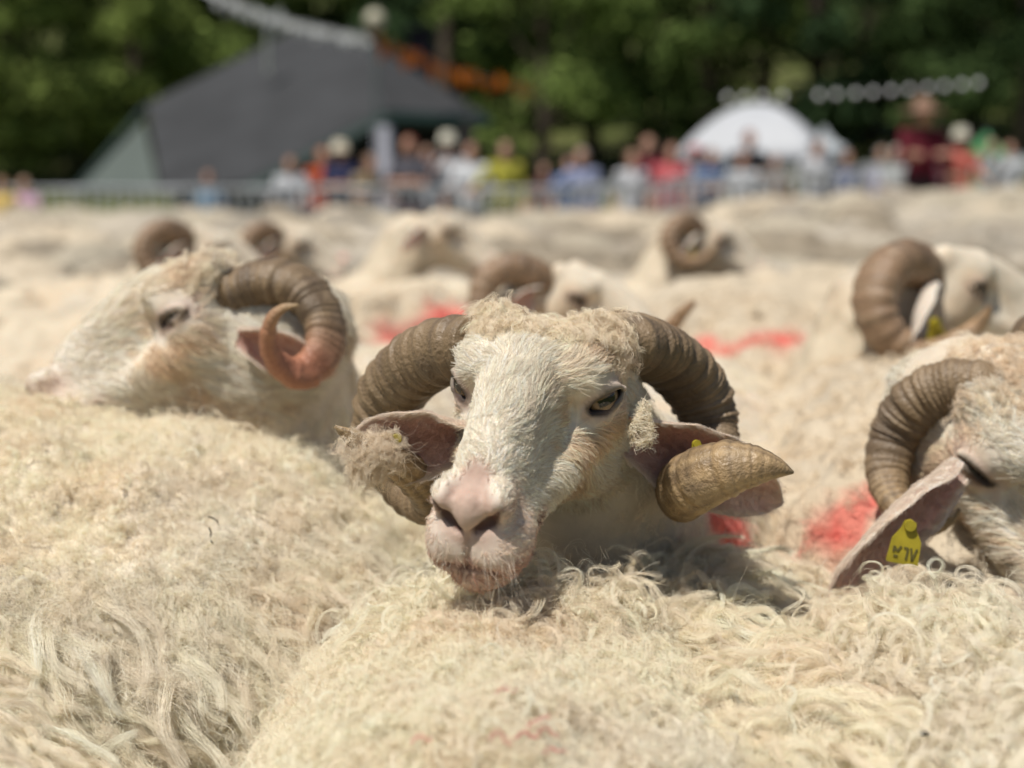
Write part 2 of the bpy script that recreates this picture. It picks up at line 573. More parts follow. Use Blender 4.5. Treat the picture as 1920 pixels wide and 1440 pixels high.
def ear_data(name, base, tip, opening, width, mat, droop=.015, seed=0, cup=.42):
    """leaf-shaped cupped ear with a thick rim, opening = where its hollow looks"""
    base, tip = np.asarray(base, float), np.asarray(tip, float)
    ax = tip - base
    L = np.linalg.norm(ax)
    ax = ax / L
    nr = unit(opening - ax * (np.asarray(opening) @ ax))
    sd = np.cross(ax, nr)
    nu, nv = 34, 22
    V, C = [], []
    for side in (0, 1):
        for i in range(nu):
            u = i / (nu - 1)
            wd = width * .5 * (np.interp(u, [0, .12, .3, .55, .8, .93, 1], [.55, .72, .95, 1, .72, .38, .04]))
            for j in range(nv):
                v = -1 + 2 * j / (nv - 1)
                curl = np.interp(u, [0, .35, 1], [1.5, .9, .45]) * cup / .42
                ang = v * curl
                p = base + ax * (u * L) + sd * (math.sin(ang) / curl * wd) + nr * ((1 - math.cos(ang)) / curl * wd * 1.1)
                p = p - np.array([0, 0, 1]) * droop * u * u
                th = .0035 * (1 - v ** 6) * (1 - u ** 8)
                p = p - nr * th * (1 if side else -.15)
                p = p + nr * (vnoise(p[None], 45, seed)[0] - .5) * .006
                V.append(p)
                if side == 0:
                    c = mix(np.array([.56, .42, .36]), np.array([.40, .23, .19]), (1 - abs(v)) * sstep(1, .15, u))
                    c = mix(c, np.array([.70, .60, .50]), sstep(.72, .98, abs(v)))
                else:
                    c = np.array([.60, .52, .44])
                C.append(c)
    F = []
    m = nu * nv
    for i in range(nu - 1):
        for j in range(nv - 1):
            a = i * nv + j
            F.append((a, a + 1, a + nv + 1, a + nv))
            F.append((m + a, m + a + nv, m + a + nv + 1, m + a + 1))
    ring = [i * nv for i in range(nu)] + [(nu - 1) * nv + j for j in range(1, nv)] + [i * nv + nv - 1 for i in range(nu - 2, -1, -1)] + list(range(nv - 2, 0, -1))
    for k in range(len(ring)):
        a, b = ring[k], ring[(k + 1) % len(ring)]
        F.append((a, m + a, m + b, b))
    return mesh_data(name, np.array(V), F, mat, np.array(C))

def eye_data(name, c, out, fwd, r, mat):
    """eyeball with an amber iris and a level slit pupil"""
    out = unit(out)
    fwd = unit(np.asarray(fwd) - out * (np.asarray(fwd) @ out))
    up = np.cross(out, fwd)
    V, F = [], []
    nu, nv = 48, 48
    for i in range(nu + 1):
        th = math.pi * (i / nu) ** 1.4
        for j in range(nv):
            a = 2 * math.pi * j / nv
            V.append((math.cos(th), math.sin(th) * math.cos(a), math.sin(th) * math.sin(a)))
    V = np.array(V)
    for i in range(nu):
        for j in range(nv):
            k = (j + 1) % nv
            F.append((i * nv + j, i * nv + k, (i + 1) * nv + k, (i + 1) * nv + j))
    h, v = V[:, 1], V[:, 2]
    ir = np.hypot(h, v)
    c0 = mix(np.tile(np.array([.20, .125, .065]), (len(V), 1)), np.array([.13, .09, .05]), sstep(.60, .74, ir))
    c0 = mix(c0, np.array([.05, .035, .03]), sstep(.72, .80, ir))
    pup = np.maximum(np.abs(h) / .46, np.abs(v) / .19)
    c0 = mix(c0, np.array([.008, .008, .010]), sstep(1.1, .9, pup))
    W = np.asarray(c) + r * (V[:, :1] * out + V[:, 1:2] * fwd + V[:, 2:3] * up)
    return mesh_data(name, W, F, mat, c0)

# ------------------------------------------------------------------ wool and hair as strands
def strands(name, P, K, rad, tint, mat, parent):
    """one hair object: P (n, k, 3) points, rad (n, k) radii, tint (n, 3) colours"""
    n, k = P.shape[:2]
    h = bpy.data.hair_curves.new(name)
    h.add_curves([k] * n)
    h.attributes['position'].data.foreach_set('vector', P.astype(np.float32).ravel()) if 'position' in h.attributes else h.position_data.foreach_set('vector', P.astype(np.float32).ravel())
    a = h.attributes.get('radius') or h.attributes.new('radius', 'FLOAT', 'POINT')
    a.data.foreach_set('value', rad.astype(np.float32).ravel())
    c = h.attributes.new('tint', 'FLOAT_COLOR', 'CURVE')
    q = np.ones((n, 4), np.float32)
    q[:, :3] = tint
    c.data.foreach_set('color', q.ravel())
    h.materials.append(mat)
    o = obj(name, h, parent)
    o['kind'] = 'stuff'
    return o

def roots_on(V, Q, n, weight, lr, want_quad=False):
    """n random points on quads, with normals; weight(P, N) >= 0 says where"""
    A, B, C_, D = V[Q[:, 0]], V[Q[:, 1]], V[Q[:, 2]], V[Q[:, 3]]
    nr = np.cross(C_ - A, D - B)
    ar = np.linalg.norm(nr, axis=1) * .5
    nr = unit(nr)
    ctr = (A + B + C_ + D) / 4
    wt = ar * np.maximum(weight(ctr, nr), 0)
    pick = lr.choice(len(Q), n, p=wt / wt.sum() if wt.sum() > 0 else None)
    u, v = lr.random((2, n, 1))
    pos = (A[pick] * (1 - u) + B[pick] * u) * (1 - v) + (D[pick] * (1 - u) + C_[pick] * u) * v
    VN = np.zeros_like(V)
    for k in range(4):
        np.add.at(VN, Q[:, k], nr * ar[:, None])
    VN = unit(VN)
    nor = (VN[Q[pick, 0]] * (1 - u) + VN[Q[pick, 1]] * u) * (1 - v) + (VN[Q[pick, 3]] * (1 - u) + VN[Q[pick, 2]] * u) * v
    return pos, unit(nor)

def in_view(P, N, margin=.12, face=-.35):
    """where the wool can be seen from the photograph's spot or a step to its side"""
    px, py, z = seen_at(P)
    ok = (z > .15) & (px > -1920 * margin) & (px < 1920 * (1 + margin)) & (py > -100) & (py < 1440 * (1 + margin))
    return ok * (np.einsum('ij,ij->i', unit(CAMP - P), N) > face)

def locks(V, Q, n, per, length, flow, lr, weight, curl=(.004, 2.0), spread=.006, lift=.5, wid=.00028, taper=.7,
          frizz=.002, k=9, tint=None, wander=.5, sag=.15, stray=.0, lenvar=.35):
    """curly locks: n locks of `per` strands; flow(P, N) is the direction they lean; returns points, radii, colours"""
    R0, N0 = roots_on(V, Q, n, weight, lr)
    t = flow(R0, N0) + wander * lr.normal(0, 1, (n, 3))
    t = unit(t - N0 * np.einsum('ij,ij->i', t, N0)[:, None])
    b = np.cross(N0, t)
    L = (length(R0) if callable(length) else length) * (1 + lenvar * lr.normal(0, 1, n)).clip(.35, 2.0)
    s = np.linspace(0, 1, k)[None, :, None]
    ext = lambda a: np.repeat(a, per, 0)
    m = n * per
    RR, NN, TT, BB, LL = ext(R0), ext(N0), ext(t), ext(b), ext(L)[:, None, None]
    pha, fr = ext(lr.uniform(0, 2 * np.pi, n)), ext(curl[1] * lr.uniform(.6, 1.4, n))
    amp = ext(curl[0] * lr.uniform(.5, 1.5, n))
    hand = ext(lr.choice([-1, 1], n))
    ang = (2 * np.pi * fr[:, None] * s[..., 0] * hand[:, None] + pha[:, None] + .35 * lr.normal(0, 1, (m, 1)))[..., None]
    lf = ext(lift * lr.uniform(.5, 1.4, n))[:, None, None]
    P = RR[:, None] + LL * (NN[:, None] * (lf * (s - .55 * s * s)) + TT[:, None] * (s * (1 - .35 * lf) + .0)) 
    env = amp[:, None, None] * (.25 + .75 * s) * np.minimum(1, s * 5)
    P = P + env * (np.cos(ang) * BB[:, None] + np.sin(ang) * (NN[:, None] * .8 - TT[:, None] * .5))
    rr = spread * np.sqrt(lr.random((m, 1, 1)))
    ra = lr.uniform(0, 2 * np.pi, (m, 1, 1))
    P = P + rr * (1 - taper * s) * (np.cos(ra) * BB[:, None] + np.sin(ra) * TT[:, None])
    P = P + rr * .6 * s * lr.normal(0, .5, (m, 1, 1)) * NN[:, None]
    fz = frizz * np.minimum(1, s * 3)
    fp = lr.uniform(0, 6.28, (m, 3))[:, None, :]
    ff = lr.uniform(4, 11, (m, 3))[:, None, :]
    P = P + fz * np.sin(ff * s + fp)
    if stray:
        ms = lr.random((m, 1, 1)) < stray
        P = P + ms * s * LL * .5 * (lr.normal(0, .6, (m, 1, 3)) + NN[:, None] * .7)
    P = P - np.array([0, 0, 1]) * (sag * LL * s * s)
    rad = wid * lr.uniform(.6, 1.4, (m, 1)) * np.linspace(1, .35, k)[None]
    if tint is None:
        c = np.tile(CREAM, (m, 1))
    else:
        c = ext(tint(R0, N0))
    c = c * (1 + .07 * lr.normal(0, 1, (m, 1)) + ext(.06 * lr.normal(0, 1, (n, 1))))
    return P, rad, np.clip(c, .02, .92)

def hair_mat(name, gloss=.35, rough=.38, thru=.35):
    """soft strands: scattered light from both sides plus a sheen along the fibre"""
    m, nt, b = new_mat(name)
    nt.nodes.remove(b)
    a = nd(nt, 'ShaderNodeAttribute', attribute_name='tint')
    dif = nd(nt, 'ShaderNodeBsdfDiffuse', {'Color': a.outputs['Color']})
    trn = nd(nt, 'ShaderNodeBsdfTranslucent', {'Color': a.outputs['Color']})
    mx = nd(nt, 'ShaderNodeMixShader', {0: thru, 1: dif.outputs[0], 2: trn.outputs[0]})
    gl = nd(nt, 'ShaderNodeBsdfHair', {'Color': (.95, .90, .80, 1), 'RoughnessU': rough, 'RoughnessV': .7}, component='Reflection')
    m2 = nd(nt, 'ShaderNodeMixShader', {0: gloss * .3, 1: mx.outputs[0], 2: gl.outputs[0]})
    nt.links.new(m2.outputs[0], nt.nodes['Material Output'].inputs[0])
    return m

M_SKIN = plain('short_hair_skin', (1, 1, 1), .62, .08, 60, .10, tint=True, sss=.10, bscale=220, spec=.3)
M_WOOL = plain('wool_mass', (1, 1, 1), .9, .12, 30, .6, tint=True, bscale=160, spec=.12)
M_HORN = plain('ridged_horn', (1, 1, 1), .42, .18, 40, .35, tint=True, bscale=260, spec=.45)
M_EAR = plain('ear_skin', (1, 1, 1), .6, .08, 60, .15, tint=True, sss=.25, spec=.3)
M_EYE = plain('wet_eye', (1, 1, 1), .06, .08, 300, tint=True, spec=.6)
M_FUR = hair_mat('white_fur', .10, .5, .35)
M_LOCK = hair_mat('wool_locks', .60, .30, .28)
M_TAG = plain('yellow_tag', (.30, .245, .020), .5, .25, 60, spec=.3)
M_INK = plain('tag_ink', (.10, .085, .015), .6)

def fleece_tint(P, warm=.5, seed=0, grey=.3):
    n = fbm(P, 9, 40 + seed)
    c = mix(np.tile(CREAM, (len(P), 1)), np.array([.66, .505, .355]), warm * sstep(.48, .70, n))
    c = mix(c, np.array([.66, .61, .52]), .7 * sstep(.50, .72, fbm(P, 7, 70 + seed)))
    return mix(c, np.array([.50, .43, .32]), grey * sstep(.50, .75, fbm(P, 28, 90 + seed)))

def ram_body(pose, neck, rump, shoulder, h_fine, h_coarse, tr=.245, lump=.010, paint=None, warm=.4, seed=0, wide=1.0, legs=True, detail=True):
    """continuous body of a sheep: head (pose = origin, frame, scale, or None), neck chain of (point, radius), torso and legs"""
    if pose is not None:
        O, R, hs = pose
    nk = [(np.asarray(a, float), r) for a, r in neck]
    def loc(p):
        return (p - O) @ R / hs
    def parts(p):
        d = torso_field(p, rump, shoulder, tr, wide)
        chain = np.full(len(p), 9.)
        for (a, ra), (b, rb) in zip(nk[:-1], nk[1:]):
            chain = np.minimum(chain, bone(p, a, b, ra, rb))
        return d, chain
    def f(p):
        d, ch = parts(p)
        if lump:
            d = d + (fbm(p, 22, seed, 2) - .5) * lump * 2.4
            ch = ch + (fbm(p, 30, seed + 4, 2) - .5) * lump
        d = smin(d, ch, .06)
        if legs:
            lo = p[:, 2] < .5
            if lo.any():
                d[lo] = smin(d[lo], legs_field(p[lo], rump, shoulder), .04)
        if pose is not None:
            q = loc(p)
            c = np.linalg.norm(q - np.array([0, .03, -.025]), axis=1)
            m = c < .26
            hd = (c - .12) * hs
            if m.any():
                hd[m] = head_field(q[m], detail) * hs
            d = smin(d, hd, .022)
        return d
    A, B = np.asarray(rump, float), np.asarray(shoulder, float)
    pts = [A, B] + [a for a, _ in nk] + ([O] if pose is not None else [])
    lo = np.min(pts, 0) - .36
    hi = np.max(pts, 0) + .36
    lo[2] = -.02 if legs else .15
    ax = []
    for i in range(3):
        if pose is not None:
            ext = .165 * hs
            c = O[i] + (R[i, 1] * .03 - R[i, 2] * .025) * hs
            ax.append(axis_steps(lo[i], hi[i], c - ext, c + ext, h_fine, h_coarse))
        else:
            ax.append(np.arange(lo[i], hi[i], h_coarse))
    V, Q = field_mesh(f, *ax)
    col = fleece_tint(V, warm, seed) * .80
    if pose is not None:
        q = loc(V)
        hc = head_tint(q)
        hm = sstep(.012, -.004, np.where(np.linalg.norm(q, axis=1) < .30, head_field(q, False), .1)) * sstep(-.13, -.07, q[:, 1])
        col = mix(col, hc, hm)
    if paint is not None:
        col = paint(V, col)
    return V, Q, col

# head-space horn of a ram's right side: base, back, down, under the ear, forward and out
HORN = np.array([1, 1, 1, .92]) * np.array([[.034, -.045, -.002, .029], [.056, -.070, .010, .031], [.080, -.104, .008, .030], [.100, -.126, -.020, .028],
                 [.112, -.124, -.055, .026], [.118, -.096, -.083, .024], [.124, -.060, -.088, .021], [.130, -.030, -.070, .017],
                 [.140, -.014, -.044, .011], [.152, -.012, -.024, .005], [.160, -.015, -.014, .001]])
RED = np.array([.60, .11, .09])
# ------------------------------------------------------------------ the ram in the middle
def pose_of(o, f, u, s=1.0):
    return np.asarray(o, float), frame_from(np.asarray(f, float), np.asarray(u, float)), s
MAIN = pose_of((.0215, 1.131, .9085), (-.312, -.880, -.358), (-.06, -.34, .93))
def world(pose, q):
    O, R, s = pose
    return O + s * (np.asarray(q, float) @ R.T)

def hero(label, pose, neck, rump, shoulder, horns, ears, h=.0028, hc=.013, group=None, tr=.245, paint=None, warm=.4, seed=0, name='ram', dye=(0, 0)):
    t = thing(name, label, 'sheep', (0, 0, 0), group=group)
    V, Q, col = ram_body(pose, neck, rump, shoulder, h, hc, tr, paint=paint, warm=warm, seed=seed)
    body = obj('body', mesh_data('body', V, Q, M_SKIN, col), t)
    for s in (-1, 1):
        O, R, hs = pose
        m = np.array([s, 1, 1])
        obj('eye', eye_data('eye', world(pose, EYE_C * m), R @ (EYE_A[:, 2] * m), R @ (EYE_A[:, 0] * m), EYE_R * hs, M_EYE), t)
    for i, hctl in enumerate(horns):
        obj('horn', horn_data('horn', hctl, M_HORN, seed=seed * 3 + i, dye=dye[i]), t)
    es = [obj('ear', ear_data('ear', *e[:4], M_EAR, seed=seed * 5 + i, **(e[4] if len(e) > 4 else {})), t) for i, e in enumerate(ears)]
    return t, V, Q, es

px_horn = lambda rows: np.array([list(at(a, b, c)) + [r] for a, b, c, r in rows])
horn_l = px_horn([(1105, 655, 1.185, .030), (1175, 645, 1.205, .032), (1248, 668, 1.245, .0300), (1305, 728, 1.275, .029), (1330, 805, 1.275, .0265),
                  (1318, 872, 1.245, .0255), (1294, 914, 1.20, .0258), (1292, 912, 1.16, .0268), (1322, 893, 1.128, .0275), (1368, 876, 1.112, .0245), (1412, 872, 1.106, .0185),
                  (1452, 876, 1.102, .0108), (1488, 886, 1.10, .0012)])
horn_r = px_horn([(905, 650, 1.15, .029), (845, 655, 1.18, .031), (780, 690, 1.225, .031), (732, 750, 1.265, .0295), (722, 830, 1.28, .0265),
                  (762, 905, 1.26, .0235), (806, 942, 1.21, .0205), (812, 930, 1.16, .0175), (778, 892, 1.125, .0150), (728, 858, 1.105, .0125),
                  (680, 832, 1.092, .0090), (648, 812, 1.085, .0050), (628, 799, 1.082, .0012)])
ear_l = (at(1165, 800, 1.165), at(1468, 915, 1.20), np.array([.05, -.95, -.25]), .085)
ear_r = (at(885, 815, 1.115), at(640, 812, 1.115), np.array([.0, -.93, -.35]), .076)
MARK = []
def main_mark(P, c):
    """red marking paint behind the shoulder"""
    if not MARK:
        x, y, z = seen_at(P)
        for px, py in ((1345, 925), (1395, 1010)):
            k = np.argsort(np.hypot(x - px, y - py))[:30]
            MARK.append(P[k[np.argmin(z[k])]])
    a, b = MARK
    d = b - a
    h = np.clip(((P - a) @ d) / (d @ d), 0, 1)
    r = np.linalg.norm(P - a - h[:, None] * d, axis=1) + (fbm(P, 30, 3) - .5) * .03
    return mix(c, RED, .95 * sstep(.040, .018, r))
main, mv, mq, mears = hero('ram with curled horns facing the camera, chin resting on wool, in sharp focus', MAIN,
    [(world(MAIN, (0, -.065, -.055)), .066), ((.075, 1.33, .765), .105), ((.13, 1.52, .66), .17)],
    (.30, 2.40, .56), (.165, 1.64, .55), [horn_l, horn_r], [ear_l, ear_r], paint=main_mark)

# short hair on the face, curly wool on the crown
def face_hair(parent, pose, V, Q, n, crown, lr, wid=.00011, k=5, clen=.024):
    O, R, hs = pose
    loc = lambda p: (p - O) @ R / hs
    def wt(P, N):
        q = loc(P)
        x, y, z = np.abs(q[:, 0]), q[:, 1], q[:, 2]
        qs = np.stack([x, y, z], 1)
        ok = (np.linalg.norm(q, axis=1) < .26) & (head_field(q, False) < .012) & in_view(P, N)
        w_ = 1 - sstep(.008, -.004, ball(qs, (0, .178, -.014), (.028, .034, .028)))
        es = eye_space(qs)
        w_ *= sstep(.0035, .0085, ball(es, (0, 0, 0), (.0180, .0100, .03)))
        w_ *= 1 - sstep(.012, .006, ball(es, (.012, .006, 0), (.024, .014, .03)))
        w_ *= sstep(.000, .004, bone(qs, TEAR[0], TEAR[1], .0022, .0012))
        w_ *= 1 - sstep(.004, -.004, ball(qs, (0, .166, .006), (.012, .022, .018)))
        w_ *= 1 - .72 * sstep(.10, .15, y) * sstep(-.005, -.035, z)
        return ok * w_
    def flow(P, N):
        q = loc(P)
        g = np.stack([q[:, 0] * 4, -.6 + 0 * q[:, 1], -.6 * sstep(.0, -.03, q[:, 2])], 1)
        g[:, 1] += 1.2 * sstep(.05, .0, np.abs(q[:, 0])) * sstep(.07, .02, q[:, 1]) * 0
        g += .45 * np.stack([vnoise(q, 45, a) - .5 for a in (1, 2, 3)], 1) * 2
        return g @ R.T
    def tint(P, N):
        return head_tint(loc(P)) * 1.48 * (.74 + .46 * np.random.default_rng(3).random((len(P), 1)))
    P, r, c = locks(V, Q, n // 4, 4, lambda p: hs * (.0140 - .0075 * sstep(.07, .14, loc(p)[:, 1]) + .004 * sstep(-.02, -.08, loc(p)[:, 2]) * sstep(.08, .03, loc(p)[:, 1])), flow, lr, wt, curl=(.0004, 1.0), spread=.0011, lift=.17, wid=wid, taper=.75, frizz=.0005, k=k, tint=tint, wander=.14, sag=.05)
    strands('face_hair', P, k, r, c, M_FUR, parent)
    def wt2(P, N):
        q = loc(P)
        m = ball(np.stack([q[:, 0], q[:, 1], q[:, 2]], 1), (0, -.056, .02), (.074, .062, .06))
        return in_view(P, N) * sstep(.016, -.014, m) * (np.linalg.norm(q, axis=1) < .3) * (q[:, 2] > .004)
    def len2(P):
        q = loc(P)
        return clen * hs * (.3 + .7 * sstep(.016, -.014, ball(q, (0, -.056, .02), (.074, .062, .06))))
    def flow2(P, N):
        q = loc(P)
        return np.stack([q[:, 0] * 9, .5 + 0 * q[:, 1], .35 + 0 * q[:, 2]], 1) @ R.T
    P, r, c = locks(V, Q, crown, 16, len2, flow2, lr, wt2, curl=(.0034, 1.3), spread=.0040, lift=.85, wid=.00013, taper=.45, frizz=.0010, k=10,
                    tint=lambda P, N: mix(fleece_tint(P, .5, 3), TAN, .15) * 1.3, wander=.7, sag=.25)
    strands('crown_wool', P, 10, r, c, M_LOCK, parent)

def neck_wool(parent, pose, V, Q, n, lr, L=.016, seed=0, mark=lambda P, c: c):
    O, R, hs = pose
    def wt(P, N):
        q = (P - O) @ R / hs
        far = np.where(np.linalg.norm(q, axis=1) < .26, head_field(q, False), .1)
        return in_view(P, N) * sstep(.006, .03, far) * sstep(-.02, -.07, q[:, 1] - .3 * (q[:, 2] + .1))
    P, r, c = locks(V, Q, n, 8, L, lambda p, q: np.tile(np.array([.15, .1, -1.]), (len(p), 1)), lr, wt, curl=(.0022, 1.3), spread=.006, lift=.5, wid=.00015, taper=.3,
                    frizz=.0015, k=7, tint=lambda P, N: mark(P, fleece_tint(P, .3, seed)) * 1.3, wander=.45)
    strands('neck_wool', P, 7, r, c, M_LOCK, parent)

def ear_fur(ear, n, lr, L=.007):
    me = ear.data
    v = np.zeros(len(me.vertices) * 3, np.float32)
    me.vertices.foreach_get('co', v)
    V = v.reshape(-1, 3).astype(float)
    Q = np.array([p.vertices[:] for p in me.polygons])
    c = np.zeros(len(V) * 4, np.float32)
    me.color_attributes['tint'].data.foreach_get('color', c)
    C = c.reshape(-1, 4)[:, :3]
    ax = unit(V[33 * 22 + 11] - V[11])
    from mathutils.kdtree import KDTree
    kd = KDTree(len(V))
    for i, p in enumerate(V):
        kd.insert(p, i)
    kd.balance()
    idx = lambda P: np.array([kd.find(p)[1] for p in P])
    inner = lambda P: C[idx(P)].min(1) < .36
    P, r, c = locks(V, Q, n, 5, lambda p: np.where(inner(p), .4, 1.) * L, lambda p, q: np.tile(ax, (len(p), 1)), lr, lambda P, N: in_view(P, N), curl=(.0003, 1), spread=.003, lift=.3,
                    wid=.00009, taper=.5, frizz=.0006, k=5, tint=lambda P, N: C[idx(P)] * 1.25, wander=.35)
    strands('ear_hair', P, 5, r, c, M_FUR, ear)
face_hair(main, MAIN, mv, mq, 140000, 2300, np.random.default_rng(5))
neck_wool(main, MAIN, mv, mq, 9000, np.random.default_rng(6), mark=main_mark)
for e in mears:
    ear_fur(e, 3000, np.random.default_rng(8))

def tuft(parent, C, n, per, L, spread, seed, wid=.00013, wrap=None):
    """loose wool caught on a horn or hanging in a lock: strands rooted along the rows of C (x, y, z, radius)"""
    lr = np.random.default_rng(seed)
    D, _ = spline(C, 40)
    k = lr.integers(0, 40, n)
    T = unit(np.gradient(D[:, :3], axis=0))[k]
    a = lr.uniform(0, 2 * np.pi, n)
    u = unit(np.cross(T, (0, 0, 1)))
    v = np.cross(T, u)
    s = np.linspace(0, 1, 14)
    rows = []
    for i in range(n):
        turn = lr.uniform(.6, 2.6) * lr.choice([-1, 1])
        r0 = D[k[i], 3] * lr.uniform(1.02, 1.25) + .0006
        for j in range(per):
            an = a[i] + turn * s + .1 * lr.normal()
            rr = r0 + L * .35 * s ** 2 * lr.uniform(.2, 1.4) + .001 * np.sin(9 * s + lr.uniform(0, 6))
            p = D[k[i], :3] + (np.cos(an) * rr)[:, None] * u[i] + (np.sin(an) * rr)[:, None] * v[i] + T[i] * ((s - .3) * L * lr.normal(.2, .5))[:, None]
            rows.append(p + lr.normal(0, spread, 3))
    P = np.array(rows)
    strands('wool_tuft', P, 14, wid * lr.uniform(.6, 1.4, (len(P), 1)) * np.linspace(1, .5, 14)[None], np.clip(np.tile(CREAM, (len(P), 1)) * (1.25 + .1 * lr.normal(0, 1, (len(P), 1))), 0, .9), M_LOCK, parent)
hang = [at(1212, 752, 1.118), at(1206, 785, 1.110), at(1203, 808, 1.106), at(1206, 832, 1.106)]
tuft(main, np.array([list(p) + [r] for p, r in zip(hang, (.002, .004, .008, .003))]), 110, 6, .012, .0008, 32, .00016)

def whiskers(parent, pose, n, lr):
    O, R, hs = pose
    rows = []
    for i in range(n):
        sx = lr.choice([-1, 1])
        x, z = lr.uniform(.012, .034), lr.uniform(-.075, -.035)
        y = np.linspace(.08, .23, 200)
        v = head_field(np.stack([0 * y + x, y, 0 * y + z], 1), False)
        k = np.where(v < 0)[0]
        if not len(k):
            continue
        p = np.array([sx * x, y[k[-1]], z])
        d = unit(np.array([sx * x * 22, .7, -.35]) + lr.normal(0, .25, 3))
        s = np.linspace(0, 1, 8)[:, None]
        L = lr.uniform(.010, .024)
        rows.append(world(pose, p + d * L * s + np.array([0, 0, -1]) * L * .4 * s ** 2))
    P = np.array(rows)
    strands('whiskers', P, 8, np.full((len(P), 8), .00009) * np.linspace(1, .4, 8), np.tile(np.array([.8, .74, .64]), (len(P), 1)), M_FUR, parent)
whiskers(main, MAIN, 70, np.random.default_rng(12))

def wool_clump(parent, c, r, n, seed, L=.022):
    """a clump of rubbed-off wool caught round the horn tip"""
    c = np.asarray(c, float)
    g = [np.arange(c[i] - r[i] - .012, c[i] + r[i] + .012, .004) for i in range(3)]
    V, Q = field_mesh(lambda p: ball(p, c, r) + (fbm(p, 60, seed, 2) - .5) * .012, *g)
    o = obj('wool_tuft', mesh_data('wool_tuft', V, Q, M_WOOL, mix(np.tile(CREAM * .6, (len(V), 1)), TAN * .6, .5)), parent)
    P, rd, t = locks(V, Q, n, 14, L, lambda p, q: np.tile(np.array([.5, -.2, -.5]), (len(p), 1)), np.random.default_rng(seed), lambda P, N: in_view(P, N), curl=(.0045, 1.4), spread=.0022,
                     lift=1.0, wid=.0001, taper=.4, frizz=.0012, k=11, wander=1.0, stray=.12, tint=lambda p, q: mix(np.tile(CREAM * 1.15, (len(p), 1)), TAN * 1.1, .6 * fbm(p, 50, 5)))
    strands('wool_strands', P, 11, rd, t, M_LOCK, o)
wool_clump(main, at(690, 850, 1.088), (.017, .010, .0105), 190, 41, .018)
# ------------------------------------------------------------------ the woolly backs in front
def back(label, rump, shoulder, r, layers, seed, h=.010, wide=1.0, warm=.5, head=True, tintk=1.36, grey=.3, lump=.012, extra=(), patches=None):
    """a sheep seen from behind its wool: continuous body with its head lowered, and a fleece of strands"""
    t = thing('sheep', label, 'sheep', group='woolly backs in the foreground')
    A, B = np.asarray(rump, float), np.asarray(shoulder, float)
    ax = unit((B - A) * np.array([1, 1, 0]))
    pose = pose_of(B + ax * .42 + np.array([0, 0, -.08]), ax * .75 + np.array([0, 0, -.66]), ax * .66 + np.array([0, 0, .75]), .95)
    nk = [(B + ax * .05, r * .62), (world(pose, (0, -.07, -.04)), .085)] + list(extra)
    V, Q, col = ram_body(pose, nk, A, B, .010, h, r, lump=lump, warm=warm, seed=seed, wide=wide, detail=False)
    col = fleece_tint(V, warm, seed, grey)
    if patches:
        col = patches(V, col)
    obj('body', mesh_data('body', V, Q, M_WOOL, col), t)
    lr = np.random.default_rng(seed)
    def tint(P, N):
        c = fleece_tint(P, warm, seed, grey)
        if patches:
            c = patches(P, c)
        return c * tintk
    for k, ly in enumerate(layers):
        ly = dict(ly)
        n, per, L, fl = ly.pop('n'), ly.pop('per'), ly.pop('L'), np.array(ly.pop('flow'), float)
        wf = ly.pop('where', None)
        def wt(P, N):
            a = in_view(P, N)
            return a * wf(*seen_at(P)[:2], P) if wf else a
        P, rd, c = locks(V, Q, n, per, L, lambda p, q: np.tile(fl, (len(p), 1)), lr, wt, tint=tint, **ly)
        strands('fleece', P, P.shape[1], rd, c, M_LOCK, t)
    return t

D = 1.0
fuzz = lambda n, L=.020, flow=(.2, -.3, -.3), **k: dict(dict(n=int(n * D), per=9, L=L, flow=flow, curl=(.0035, 1.5), spread=.0075, lift=.9, wid=.00013, taper=.15,
        frizz=.0022, k=8, wander=1.1, stray=.06), **k)
curls = lambda n, L=.040, flow=(.3, -.3, -.6), **k: dict(dict(n=int(n * D), per=22, L=L, flow=flow, curl=(.006, 1.5), spread=.0045, lift=.8, wid=.00013, taper=.6,
        frizz=.0010, k=12, wander=.55), **k)
ringlets = lambda n, L=.034, flow=(.2, -.4, -.2), **k: dict(dict(n=int(n * D), per=22, L=L, flow=flow, curl=(.0036, 1.6), spread=.0026, lift=.9, wid=.000095, taper=.4,
        frizz=.0006, k=12, wander=.9, lenvar=.45), **k)
waves = lambda n, L=.065, flow=(.7, -.4, -.5), **k: dict(dict(n=int(n * D), per=80, L=L, flow=flow, curl=(.0065, 1.25), spread=.0072, lift=.6, wid=.00010, taper=.55,
        frizz=.0012, k=14, wander=.38), **k)
wisps = lambda n, **k: dict(dict(n=int(n * D), per=2, L=.045, flow=(0, -.2, .3), curl=(.008, 1.0), spread=.001, lift=1.3, wid=.00010, taper=.2, frizz=.0015, k=12, wander=1.0), **k)

